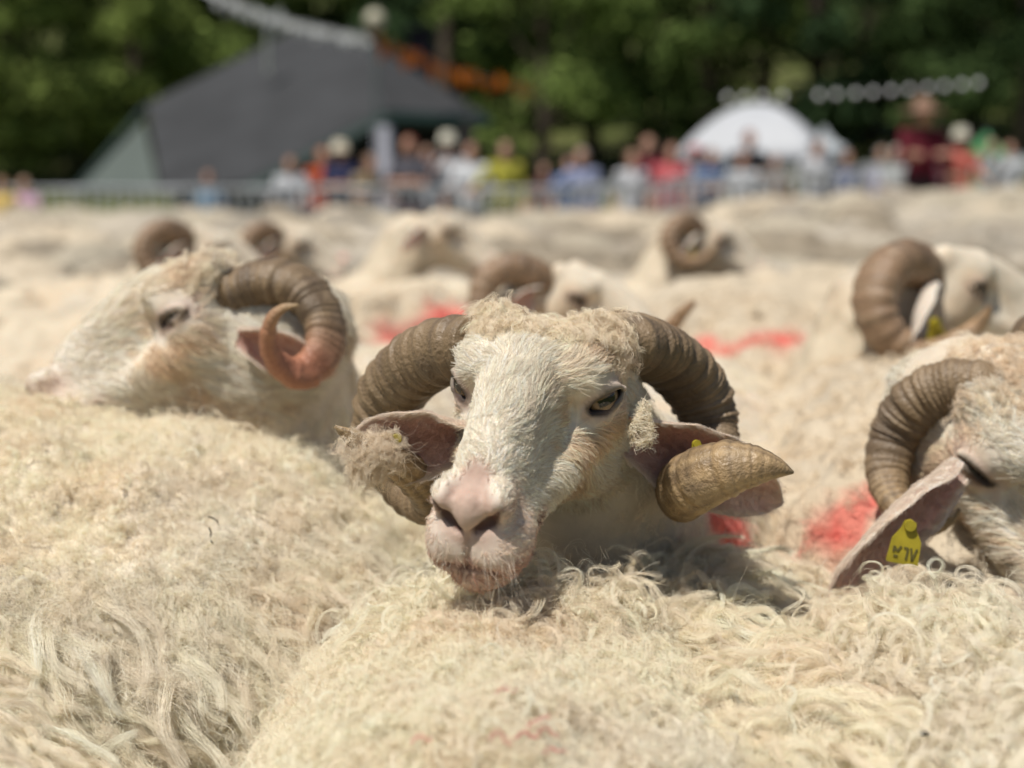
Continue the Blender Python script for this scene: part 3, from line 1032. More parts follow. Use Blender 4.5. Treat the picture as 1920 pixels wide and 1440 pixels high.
def coat(o, n, seed, L=.030, tintk=1.3):
    """fuzz on a sheep of the nearer flock"""
    me = o.data
    v = np.zeros(len(me.vertices) * 3, np.float32)
    me.vertices.foreach_get('co', v)
    c = np.zeros(len(me.vertices) * 4, np.float32)
    me.color_attributes['tint'].data.foreach_get('color', c)
    Q = np.array([p.vertices[:] for p in me.polygons])
    a, k = o.rotation_euler[2], o.scale[0]
    R = np.array([[math.cos(a), -math.sin(a), 0], [math.sin(a), math.cos(a), 0], [0, 0, 1]])
    W = v.reshape(-1, 3) * k @ R.T + np.array(o.location)
    C = c.reshape(-1, 4)[:, :3]
    from mathutils.kdtree import KDTree
    kd = KDTree(len(W))
    for i, p in enumerate(W):
        kd.insert(p, i)
    kd.balance()
    P, rd, t = locks(W, Q, n, 9, L, lambda p, q: np.tile(np.array([.3, -.3, -.5]), (len(p), 1)), np.random.default_rng(seed), in_view, curl=(.005, 1.5), spread=.007, lift=.8,
                     wid=.0002, taper=.4, frizz=.0015, k=7, wander=.8, tint=lambda p, q: C[[kd.find(x)[1] for x in p]] * tintk)
    P = ((P - np.array(o.location)) @ R) / k
    strands('fleece', P, 7, rd / k, t, M_LOCK, o)

back('broad cream sheep back filling the lower left, matted wool with long locks on its flank', (-.415, 1.44, .575), (-1.05, 1.41, .588), .262,
     [fuzz(11000), fuzz(5000, .045, (.8, -.3, -.5), where=lambda x, y, P: sstep(1050, 1250, y + .15 * x)), ringlets(4000, .027), waves(1500, .075, (.8, -.3, -.5), lift=.5, where=lambda x, y, P: sstep(1080, 1300, y + .15 * x)), wisps(1200)], 21, warm=.35, wide=1.42)
back('rounded cream rump under the chin of the middle ram, frizzy wool with faint red threads', (-.005, 1.070, .560), (.0, .70, .445), .203,
     [fuzz(11000, flow=(0, -.5, -.2)), ringlets(3600, .027, (0, -.3, .1)), ringlets(500, .045, (0, -.2, .5), curl=(.0075, 1.2), where=lambda x, y, P: sstep(1220, 1120, y)), wisps(1500)], 22, warm=.3)
back('sheep back with long wavy locks at lower right, beside the round rump', (.180, 1.23, .548), (.255, .72, .44), .178,
     [fuzz(7000, .032), waves(1200, .068, (.8, -.5, -.4)), ringlets(900, .05), wisps(500)], 23, warm=.3)
back('sheep with bright corkscrew curls in the lower right corner', (.340, 1.06, .612), (.435, .64, .49), .132,
     [fuzz(5000), waves(700, .06, (.3, -.6, -.3), curl=(.011, 1.7), per=36, spread=.004), ringlets(900, .05, curl=(.009, 1.5)), wisps(500)], 24, warm=.2)
back('whiter sheep back just showing in the lower left corner', (-.47, .90, .50), (-.85, .62, .45), .215,
     [fuzz(5000), waves(500, .06, (.5, -.5, -.6))], 25, warm=.1)
back('low sheep back tinted grey for the shade under the ear of the right-hand ram', (.31, 1.50, .42), (.42, 2.05, .45), .225,
     [fuzz(4000), curls(500, .04)], 26, warm=.1, grey=.9)  # heavy grey mix puts shade into this wool colour
# ------------------------------------------------------------------ the other rams that hold their heads up
def tag_on(ear, c, nrm, down, s=1.0, marks=False):
    """a plastic flag tag with its round stud, hanging on an ear"""
    nrm, down = unit(nrm), unit(down)
    down = unit(down - nrm * (down @ nrm))
    sd = np.cross(nrm, down)
    out = [(-.006, -.004), (.006, -.004), (.008, .004), (.015, .016), (.0165, .040), (.0150, .0415), (-.0150, .0415), (-.0165, .040), (-.015, .016), (-.008, .004)]
    P = np.array([np.asarray(c, float) + s * (sd * a + down * b) for a, b in out])
    sh = Shape().slab(P, nrm, .0022 * s)
    sh.tube([np.asarray(c) - nrm * .003 * s, np.asarray(c) + nrm * .0045 * s], np.array([.0062, .0058]) * s, 14)
    tg = obj('ear_tag', sh.data('ear_tag', M_TAG), ear)
    if marks:
        mk = Shape()
        for x0, y0, x1, y1 in ((-.011, .030, -.011, .024), (-.011, .024, -.007, .029), (-.007, .029, -.004, .023), (-.001, .024, .003, .024), (.003, .024, .003, .036), (.006, .023, .009, .036), (.009, .036, .012, .023), (-.010, .034, -.006, .034)):
            a, b = np.array([x0, y0]), np.array([x1, y1])
            d = b - a
            q = np.array([-d[1], d[0]]) / np.linalg.norm(d) * .0011
            R4 = [a - q, a + q, b + q, b - q]
            mk.slab([np.asarray(c) + s * (sd * p[0] + down * p[1]) + nrm * .0009 for p in R4], nrm, .0005)
        # ink belongs to the tag mesh: second material
        o2 = tg.data
        n0 = len(o2.polygons)
        V2 = np.concatenate(sh.v + mk.v)
        F2 = sh.f + [tuple(i + sh.n for i in f) for f in mk.f]
        me = mesh_data('ear_tag', V2, F2, M_TAG, None, False)
        me.materials.append(M_INK)
        for i in range(len(sh.f), len(F2)):
            me.polygons[i].material_index = 1
        tg.data = me
    return tg

def mirror(rows, s):
    h = np.array(rows, float)
    h[:, 0] *= s
    return h

def horn_in(pose, s=1, rows=None):
    h = mirror(HORN if rows is None else rows, s)
    return np.concatenate([world(pose, h[:, :3]), h[:, 3:] * pose[2]], 1)

def ear_in(pose, s=1, tip=(.190, -.045, -.050), w_=.066, op=(.3, .9, -.4), base=(.060, -.050, -.008)):
    R = pose[1]
    m = np.array([s, 1, 1])
    return (world(pose, np.array(base) * m), world(pose, np.array(tip) * m), R @ (np.array(op) * m), w_ * pose[2])

tag_on(mears[0], at(1306, 832, 1.135), (.1, -1, .1), (.2, 0, -1), .55)
tag_on(mears[1], at(745, 822, 1.09), (0, -1, .1), (-.9, 0, -.5), .62)

# left: profile, looking to the left
Lr = frame_from((-.915, -.10, -.39), (-.38, 0, .92))
LP = (at(355, 588, 1.47) + Lr[:, 0] * .067 * 1.15, Lr, 1.15)
horn_L = px_horn([(400, 575, 1.52, .030), (452, 548, 1.51, .034), (512, 530, 1.50, .033), (570, 550, 1.49, .029), (606, 605, 1.475, .0255), (604, 660, 1.455, .023),
                  (566, 700, 1.43, .0185), (524, 686, 1.405, .0135), (503, 645, 1.385, .0100), (509, 602, 1.372, .0080), (530, 579, 1.366, .0055), (560, 572, 1.362, .0015)]) * np.array([1, 1, 1, .90])
ear_L = (at(448, 625, 1.46), at(628, 672, 1.455), np.array([.15, -.85, -.45]), .062)
SQUINT[0] = .45
lram, lv, lq, lears = hero('ram in profile facing left with its horn coiled round a reddish ear', LP,
    [(world(LP, (0, -.065, -.055)), .075), (at(500, 820, 1.62), .125), ((-.27, 1.80, .60), .18)],
    (-.22, 2.55, .55), (-.27, 1.92, .54), [horn_L, horn_in(LP, 1, HORN * [.85, .8, 1, .85] + [0, .02, -.035, 0])], [ear_L, ear_in(LP, 1)], h=.0036, hc=.016, seed=2, warm=.3, dye=(.75, 0))
face_hair(lram, LP, lv, lq, 36000, 300, np.random.default_rng(15), wid=.00014, clen=.016)

# right: half out of the frame, looking down and to the right
Rr = frame_from((.25, -.63, -.735), (.24, -.69, .68))
RP = (at(1812, 852, 1.28) - Rr[:, 0] * .064 * 1.13 + Rr[:, 1] * .0, Rr, 1.13)
horn_R = px_horn([(1900, 772, 1.30, .022), (1856, 730, 1.31, .030), (1790, 722, 1.325, .033), (1725, 752, 1.345, .0335), (1683, 812, 1.36, .031), (1665, 878, 1.35, .027), (1672, 930, 1.325, .022),
                  (1700, 970, 1.295, .017), (1738, 985, 1.275, .012), (1775, 975, 1.262, .007), (1800, 955, 1.258, .002)]) * np.array([1, 1, 1, .88])
ear_R = (at(1788, 868, 1.25), at(1556, 1076, 1.205), np.array([.12, -.78, -.60]), .082, dict(droop=.012, cup=.50))
rram, rv, rq, rears = hero('ram at the right edge with a large yellow tag on its drooping ear', RP,
    [(world(RP, (0, -.050, -.004)), .062), (world(RP, (0, -.070, -.050)), .076), ((.56, 1.50, .72), .115), ((.62, 1.66, .60), .17)],
    (.80, 2.45, .56), (.64, 1.78, .55), [horn_R, horn_in(RP, -1)], [ear_R, ear_in(RP, -1)], h=.0034, hc=.016, seed=3, warm=.25)
face_hair(rram, RP, rv, rq, 60000, 300, np.random.default_rng(25), wid=.00013, clen=.016)
neck_wool(rram, RP, rv, rq, 4000, np.random.default_rng(26), seed=3)
neck_wool(lram, LP, lv, lq, 4000, np.random.default_rng(16), seed=2)
ear_fur(rears[0], 3000, np.random.default_rng(28))
ear_fur(lears[0], 1200, np.random.default_rng(18))
tag_on(rears[0], at(1706, 985, 1.190), (-.15, -1, .1), (-.18, 0, -1), .86, marks=True)

SQUINT[0] = .8
# ground height: level under the flock, rising to the right and beyond the barriers
def ground_z(x, y):
    x, y = np.asarray(x, float), np.asarray(y, float)
    return .070 * np.maximum(0, x - 1.2) * sstep(8, 16, y) + 2.6 * sstep(23, 52, y) + .16 * np.maximum(0, y - 50) + .06 * np.maximum(0, -x - 8) * sstep(24, 40, y)

# further rams, all looking to the right: one body, copied
FPOSE = pose_of((0, 0, .95), (0, .92, -.40), (0, .40, .92), 1.08)
fv, fq, fcol = ram_body(FPOSE, [(world(FPOSE, (0, -.065, -.055)), .075), ((0, -.17, .745), .105), ((0, -.32, .64), .155)],
                        (0, -1.15, .58), (0, -.50, .575), .0055, .020, .24, lump=.02, warm=.4, seed=4)
fcol = fcol * np.array([.96, .93, .87])
F_BODY = mesh_data('body', fv, fq, M_SKIN, fcol)
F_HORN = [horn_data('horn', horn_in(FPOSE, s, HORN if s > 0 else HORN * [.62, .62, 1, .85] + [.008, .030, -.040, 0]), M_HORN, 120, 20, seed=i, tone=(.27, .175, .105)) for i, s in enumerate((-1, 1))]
F_EAR = [ear_data('ear', *ear_in(FPOSE, s, (.140, -.090, -.070), .066, (.75, .55, -.35)), M_EAR, seed=7 + i) for i, s in enumerate((-1, 1))]
F_EYE = [eye_data('eye', world(FPOSE, EYE_C * np.array([s, 1, 1])), FPOSE[1] @ (EYE_A[:, 2] * np.array([s, 1, 1])), FPOSE[1] @ (EYE_A[:, 0] * np.array([s, 1, 1])), EYE_R * 1.08, M_EYE) for s in (-1, 1)]
ram_spots = []
def far_ram(label, px, py, Y, turn, s=None, horns=True, tag=0, tilt=0):
    p = at(px, py, Y)
    s = s or p[2] / .95
    a, b = math.radians(turn - 90), math.radians(tilt)
    up = np.array([math.sin(a) * math.sin(b), -math.cos(a) * math.sin(b), math.cos(b)])
    t = thing('ram' if horns else 'sheep', label, 'sheep', p - up * .95 * s, a, 'sheep with raised heads in the flock', s)
    t.rotation_euler = (b, 0, a)
    obj('body', F_BODY, t)
    for i in (0, 1):
        if horns:
            obj('horn', F_HORN[i], t)
        e = obj('ear', F_EAR[i], t)
        obj('eye', F_EYE[i], t)
        if tag and i == 1:
            tag_on(e, world(FPOSE, (.130, -.060, -.050)), FPOSE[1] @ np.array((1, .35, .1)), (0, .1, -1), tag)
    a = math.radians(turn - 90)
    ram_spots.append((p[0] + .78 * s * math.sin(a), p[1] - .78 * s * math.cos(a), a))
    return t
far_ram('ram at upper right looking right, a yellow tag framed by its pale horn', 1768, 536, 2.12, 8, tag=1.15, s=1.15, tilt=9)
far_ram('ram looking right behind the crown of the middle ram, its dark horn showing', 1082, 552, 2.45, -18, s=.97)
far_ram('small ram head with dark horn and pale brow, above the profiled ram', 390, 468, 3.3, 8, s=.955)
far_ram('more distant ram head at upper left, half sunk in the flock', 552, 458, 4.3, 5, s=.94)
far_ram('hornless sheep with raised head and shaded neck looking right, below the white post', 826, 432, 4.0, 6, horns=False, s=1.0)
far_ram('ram with a round curled horn and yellow tag, below the white canopy', 1332, 448, 3.9, 4, tag=1.0, s=.97)

# ------------------------------------------------------------------ the flock
SQUINT[0] = 1.0
def flock_data(seed):
    lr = np.random.default_rng(seed)
    B = np.array([0, .32, .52])
    A = np.array([.04 * lr.normal(), -.46, .53])
    ps = pose_of((.05 * lr.normal(), .72, .46 + .06 * lr.random()), (.2 * lr.normal(), .62, -.78), (0, .78, .62), .95)
    V, Q, c = ram_body(ps, [((0, .40, .52), .16), (world(ps, (0, -.065, -.055)), .08)], A, B, .024, .024, .205 + .025 * lr.random(), lump=.03, warm=.25 + .5 * lr.random(), seed=seed, wide=1.0 + .12 * lr.random(), detail=False)
    c = mix(c, np.array([[.62, .55, .42], [.64, .53, .38], [.56, .50, .41]][seed % 3]), .55) * [.84, .56, .72, .45, .78, .63][(seed - 100) % 6]
    return mesh_data('sheep', V, Q, M_WOOL, c)
FLOCK = [flock_data(100 + i) for i in range(6)]
lr = np.random.default_rng(11)
taken = [(.22, 1.95, .3), (-.25, 2.2, 0), (.72, 2.1, -.2), (-.7, 1.4, 1.5), (.34, 1.8, 0)] + ram_spots
def clear_of(x, y, r=.47):
    return all((x - a) ** 2 + (y - b) ** 2 > r * r for a, b, *_ in taken)
def red_streak(o, px0, py0, px1, py1, Y0, Y1, wdt, k=.95, strength=1.0):
    """marking paint sprayed across a fleece between two points"""
    me = o.data.copy()
    o.data = me
    n = len(me.vertices)
    v = np.zeros(n * 3, np.float32)
    me.vertices.foreach_get('co', v)
    a = o.rotation_euler[2]
    R = np.array([[math.cos(a), -math.sin(a), 0], [math.sin(a), math.cos(a), 0], [0, 0, 1]])
    W = v.reshape(-1, 3) * o.scale[0] @ R.T + np.array(o.location)
    sx, sy, sz = seen_at(W)
    def surface(px, py):
        """the point of this fleece first met when looking that way"""
        d = np.hypot(sx - px, sy - py)
        k = np.argsort(d)[:14]
        k = k[d[k] < d[k[0]] + 25]
        return W[k[np.argmin(sz[k])]]
    p, q = surface(px0, py0), surface(px1, py1)
    d = q - p
    h = np.clip((W - p) @ d / max(d @ d, 1e-6), 0, 1)
    r = np.linalg.norm(W - p - h[:, None] * d, axis=1) + (fbm(W, 14, 3) - .5) * wdt * 1.3
    m = strength * sstep(wdt * 1.15, wdt * .05, r) * (.70 + .5 * fbm(W, 22, 8))
    c = np.zeros(n * 4, np.float32)
    me.color_attributes['tint'].data.foreach_get('color', c)
    c = c.reshape(-1, 4)
    c[:, :3] = mix(c[:, :3], RED, m)
    me.color_attributes['tint'].data.foreach_set('color', c.ravel())
def zone_label(x, y):
    """sheep nothing tells apart share the label of their part of the flock"""
    px = 960 + FPX * x / y
    side = ['at the left edge', 'below the low end of the grey roof', 'below the open side of the shelter', 'below the person in yellow', 'below the white canopy', 'below the wide brown hat', 'past the right edge']
    k = int(np.digitize(px, [60, 430, 800, 1150, 1500, 1890]))
    dep = 'near' if y < 4.2 else 'middle' if y < 8 else 'far' if y < 12.5 else 'last'
    return 'cream sheep in the %s rows, %s' % (dep, side[k])
def flock_sheep(x, y, rz, k=None, s=None, label=None):
    o = obj('sheep', FLOCK[lr.integers(6) if k is None else k], None, (x, y, float(ground_z(x, y))), label or zone_label(x, y), 'sheep', 'flock of sheep behind the rams')
    o.rotation_euler = (0, 0, rz)
    f = s or lr.uniform(.97, 1.19)
    o.scale = (f, f, f)
    taken.append((x, y, rz))
    return o
# sheep with red marks first, then the rest of the pack
marked = [
    (-.20, 3.12, -.40, (690, 668, 862, 585, 2.80, 3.35), .075, 'sheep with a long diagonal red paint stripe across its back, left of the middle ram'),
    (.50, 3.05, .2, (1325, 640, 1455, 636, 2.98, 3.0), .060, 'sheep with a short level red paint dash, right of the middle ram'),
    (.62, 1.98, -.15, (1548, 985, 1640, 932, 1.72, 1.80), .030, 'sheep with a curved red paint mark, between the middle and right-hand rams'),
    (-.80, 6.1, 1.2, (606, 490, 645, 486, 6.0, 6.05), .09, 'distant sheep with a small red paint patch, behind the horned head at upper left'),
    (1.00, 4.55, .3, (1482, 545, 1520, 540, 4.4, 4.5), .06, 'sheep with a small red paint patch, left of the upper right ram\'s horn'),
    (1.78, 8.6, 1.3, (1445, 452, 1480, 448, 8.5, 8.6), .12, 'far sheep with a faint red paint patch, just right of the curled-horn ram'),
]
for x, y, rz, st, wdt, lab in marked:
    o = flock_sheep(x, y, rz, k=0 if y < 4 else 4, label=lab, s=1.09)
    red_streak(o, *st, wdt)
    if y < 3.3:
        coat(o, 5000, int(100 * y), L=.028, tintk=1.55)
y = 2.3
while y < 16.2:
    half = .385 * y + .9
    x = -half + lr.uniform(0, .3)
    while x < half:
        xx, yy = x + lr.normal(0, .06), y + lr.normal(0, .10)
        if clear_of(xx, yy, .44):
            flock_sheep(xx, yy, lr.normal(0, .45) + (math.pi if lr.random() < .35 else 0) + (1.4 if lr.random() < .2 else 0))
        x += .56 + .06 * lr.random()
    y += .92 if y < 6 else 1.0

for i, o in enumerate([o for o in list(COL.objects) if o.get('group') == 'flock of sheep behind the rams' and o.location.y < 2.75 and abs(o.location.x) < .42 * o.location.y + .1 and not o.children]):
    coat(o, 3500, 500 + i, tintk=1.5)

# one sheep with its head down just behind the middle ram shows only the tip of a horn above the wool
tip = px_horn([(1205, 690, 2.06, .020), (1232, 650, 2.05, .0165), (1258, 612, 2.04, .0125), (1281, 585, 2.03, .0095), (1302, 566, 2.02, .0045)])
near = sorted([o for o in COL.objects if o.get('group') == 'flock of sheep behind the rams'], key=lambda o: (o.location.x - .28) ** 2 + (o.location.y - 2.6) ** 2)[0]
a_, k_ = near.rotation_euler[2], near.scale[0]
R_ = np.array([[math.cos(a_), -math.sin(a_), 0], [math.sin(a_), math.cos(a_), 0], [0, 0, 1]])
tl = np.concatenate([((tip[:, :3] - np.array(near.location)) @ R_) / k_, tip[:, 3:] / k_], 1)
obj('horn', horn_data('horn', tl, M_HORN, 70, 18, seed=9, tone=(.24, .14, .08)), near)
near['label'] = 'sheep with its head down, only a brown horn tip showing above the middle ram\'s horn'
# ------------------------------------------------------------------ ground, far hillside
def grass_mat():
    m, nt, b = new_mat('trodden_grass')
    tc = nd(nt, 'ShaderNodeTexCoord')
    n1 = nd(nt, 'ShaderNodeTexNoise', {'Vector': tc.outputs['Object'], 'Scale': .5, 'Detail': 6.0})
    n2 = nd(nt, 'ShaderNodeTexNoise', {'Vector': tc.outputs['Object'], 'Scale': 9.0, 'Detail': 5.0})
    mx = nd(nt, 'ShaderNodeMath', {0: n1.outputs['Fac'], 1: n2.outputs['Fac']}, operation='ADD')
    cr = nd(nt, 'ShaderNodeValToRGB', {0: nd(nt, 'ShaderNodeMath', {0: mx.outputs[0], 1: .5}, operation='MULTIPLY').outputs[0]})
    el = cr.color_ramp.elements
    el[0].position, el[0].color = .35, (.075, .060, .032, 1)
    el[1].position, el[1].color = .62, (.105, .135, .035, 1)
    nt.links.new(cr.outputs[0], b.inputs['Base Color'])
    b.inputs['Roughness'].default_value = .95
    b.inputs['Specular IOR Level'].default_value = .1
    bp = nd(nt, 'ShaderNodeBump', {'Height': n2.outputs['Fac'], 'Strength': .5, 'Distance': .05})
    nt.links.new(bp.outputs[0], b.inputs['Normal'])
    return m
M_GRASS = grass_mat()
gx = np.concatenate([[-260, -140, -80], np.linspace(-50, 50, 68), [80, 140, 260]])
gy = np.concatenate([np.linspace(-12, 60, 73), [75, 100, 140, 200, 300]])
GX, GY = np.meshgrid(gx, gy, indexing='ij')
GV = np.stack([GX, GY, ground_z(GX, GY) + .03 * (vnoise(np.stack([GX, GY, 0 * GX], -1), .6) - .5)], -1).reshape(-1, 3)
nyg = len(gy)
GQ = np.array([(i * nyg + j, (i + 1) * nyg + j, (i + 1) * nyg + j + 1, i * nyg + j + 1) for i in range(len(gx) - 1) for j in range(nyg - 1)])
obj('ground', mesh_data('ground', GV, GQ, M_GRASS), kind='structure')

px_, py_ = np.meshgrid(np.linspace(-22, 22, 45), np.linspace(16.4, 23.0, 12), indexing='ij')
pv = np.stack([px_, py_ + .25 * np.sin(px_ * .4), ground_z(px_, py_ + .25 * np.sin(px_ * .4)) + .03], -1).reshape(-1, 3)
pq = np.array([(i * 12 + j, (i + 1) * 12 + j, (i + 1) * 12 + j + 1, i * 12 + j + 1) for i in range(44) for j in range(11)])
obj('gravel_path', mesh_data('gravel_path', pv, pq, plain('grey_gravel', (.17, .165, .15), .95, .25, 3, .6, bscale=60, spec=.1)), kind='structure')

# ------------------------------------------------------------------ trees
def leaf_mat(name, c, var):
    m, nt, b = new_mat(name)
    nt.nodes.remove(b)
    at_ = nd(nt, 'ShaderNodeAttribute', attribute_name='tint')
    dif = nd(nt, 'ShaderNodeBsdfDiffuse', {'Color': at_.outputs['Color']})
    trn = nd(nt, 'ShaderNodeBsdfTranslucent', {'Color': at_.outputs['Color']})
    mx = nd(nt, 'ShaderNodeMixShader', {0: .42, 1: dif.outputs[0], 2: trn.outputs[0]})
    nt.links.new(mx.outputs[0], nt.nodes['Material Output'].inputs[0])
    return m
M_LEAF = leaf_mat('leaves', None, None)
M_BARK = plain('bark', (.075, .055, .04), .9, .35, 6, .6)

def leaves(lr, centers, radii, n, size, base, flat=.75):
    k = lr.choice(len(centers), n, p=radii ** 2 / (radii ** 2).sum())
    d = unit(lr.normal(0, 1, (n, 3)))
    d[:, 2] = np.where(d[:, 2] < -.35, -d[:, 2], d[:, 2])
    P = centers[k] + d * radii[k][:, None] * (lr.random((n, 1)) ** .35) * np.array([1, 1, flat])
    nr = unit(d + lr.normal(0, .55, (n, 3)))
    t = unit(np.cross(nr, lr.normal(0, 1, (n, 3))))
    b = np.cross(nr, t)
    s = size * lr.uniform(.6, 1.4, (n, 1))
    V = np.stack([P - t * s, P - b * s * .45, P + t * s, P + b * s * .45], 1).reshape(-1, 3)
    Q = np.arange(n * 4).reshape(n, 4)
    hue = lr.normal(0, 1, (len(centers), 1))[k] * .18 + lr.normal(0, .18, (n, 1))
    c = np.asarray(base) * 1.9 * (1 + hue) * np.array([.94, 1.0, 1.10]) + np.maximum(hue, 0) * np.array([.022, .014, 0])  # blue cast puts some haze into the leaf colour
    return V, Q, np.repeat(np.clip(c, .006, .4), 4, 0)

def tree_data(seed, h, w_, base, n=6500, size=.17, low=.05):
    lr = np.random.default_rng(seed)
    nb = 40
    zz = lr.uniform(low, 1, nb)
    prof = np.sin(np.pi * np.clip((zz - low) / (1.06 - low), 0, 1) ** .75) ** .7
    a = lr.uniform(0, 2 * np.pi, nb)
    rr = w_ * prof * np.sqrt(lr.random(nb)) * .8
    C = np.stack([rr * np.cos(a), rr * np.sin(a), zz * h], 1)
    R = w_ * lr.uniform(.22, .42, nb)
    V, Q, c = leaves(lr, C, R, n, size, base)
    crown = mesh_data('crown', V, Q, M_LEAF, c, smooth=False)
    sh = Shape()
    top = np.array([.2 * lr.normal(), .2 * lr.normal(), h * .82])
    T = np.linspace(0, 1, 9)[:, None]
    P = T * top + .12 * np.sin(T * 5 + lr.random()) * np.array([1, .6, 0])
    sh.tube(P, np.linspace(.035, .008, 9) * h * .7, 10)
    for i in lr.choice(nb, 12, replace=False):
        s = P[min(8, max(2, int(C[i, 2] / h * 7)))]
        mid = (s + C[i]) / 2 + np.array([0, 0, -.1])
        sh.tube(np.array([s, mid, C[i]]), np.array([.010, .007, .003]) * h * .7, 6)
    return crown, sh.data('trunk', M_BARK, True)
TREES = [tree_data(1, 9.5, 3.6, (.066, .092, .026)), tree_data(2, 11.0, 3.4, (.052, .076, .026)), tree_data(3, 8.0, 3.2, (.125, .150, .040)),
         tree_data(4, 10.0, 3.9, (.105, .135, .036)), tree_data(5, 12.0, 3.2, (.032, .052, .022))]
def tree(px, Y, kind, label, s=1.0, rz=0):
    x = at(px, 357, Y)[0]
    t = thing('tree', label, 'tree', (x, Y, float(ground_z(x, Y)) - .05), rz, 'trees on the hillside', s)
    obj('crown', TREES[kind][0], t)
    obj('trunk', TREES[kind][1], t)
tree_list = [
    (40, 36, 2, 'olive green tree at the far left edge of the wood', 1.0), (160, 40, 3, 'mid green tree left of the grey roof, second from the left edge', 1.05),
    (-90, 44, 0, 'dark tree standing behind the olive tree at the left edge', 1.2), (255, 37, 2, 'yellowish tree beside the left corner of the grey roof', .85),
    (330, 46, 1, 'tall dark tree behind the left slope of the grey roof', 1.1), (450, 42, 3, 'mid green tree behind the roof ridge where the white pennants start', 1.1),
    (590, 47, 0, 'dark tree rising behind the roof ridge', 1.25), (720, 43, 4, 'dark conical tree behind the end of the roof ridge', 1.0),
    (830, 38, 4, 'very dark tree behind the black chimney', .9), (930, 44, 1, 'dark green tree behind the orange pennants', 1.0),
    (1010, 36, 3, 'mid green tree right of the shelter, above the person in yellow', .9), (1115, 41, 1, 'dark tree with its trunk showing over the pale meadow', 1.0),
    (1210, 47, 3, 'broad green tree in the middle of the wood', 1.15), (1320, 40, 0, 'green tree behind the left side of the white canopy', 1.0),
    (1420, 46, 3, 'tree rising behind the top of the white canopy', 1.15), (1530, 38, 4, 'very dark tree behind the right side of the white canopy', 1.0),
    (1625, 43, 4, 'dark tree behind the left end of the string of bulbs', 1.1), (1720, 37, 1, 'dark tree above the wide brown hat', .9),
    (1810, 42, 3, 'tree with a light green side behind the string of bulbs', 1.05), (1905, 36, 1, 'dark tree at the right edge above the green umbrella', .95),
    (2010, 42, 0, 'tree at the far right edge of the wood', 1.1), (-200, 38, 3, 'tree just outside the left edge of the wood', 1.1), (2130, 38, 3, 'tree just outside the right edge of the wood', 1.1)]
for i, (px, Y, k, lab, s) in enumerate(tree_list):
    tree(px, Y, k, lab, s, i * 1.3)
def wood():
    lr = np.random.default_rng(77)
    n = 150
    x = lr.uniform(-55, 55, n)
    y = lr.uniform(50, 74, n)
    C = np.stack([x, y, ground_z(x, y) + lr.uniform(1, 11, n)], 1)
    V, Q, c = leaves(lr, C, lr.uniform(1.8, 3.4, n), 34000, .34, (.048, .068, .024))
    obj('far_wood', mesh_data('far_wood', V, Q, M_LEAF, c, smooth=False), label='dark leafy wood covering the hillside behind the single trees', cat='wood', kind='stuff')
wood()

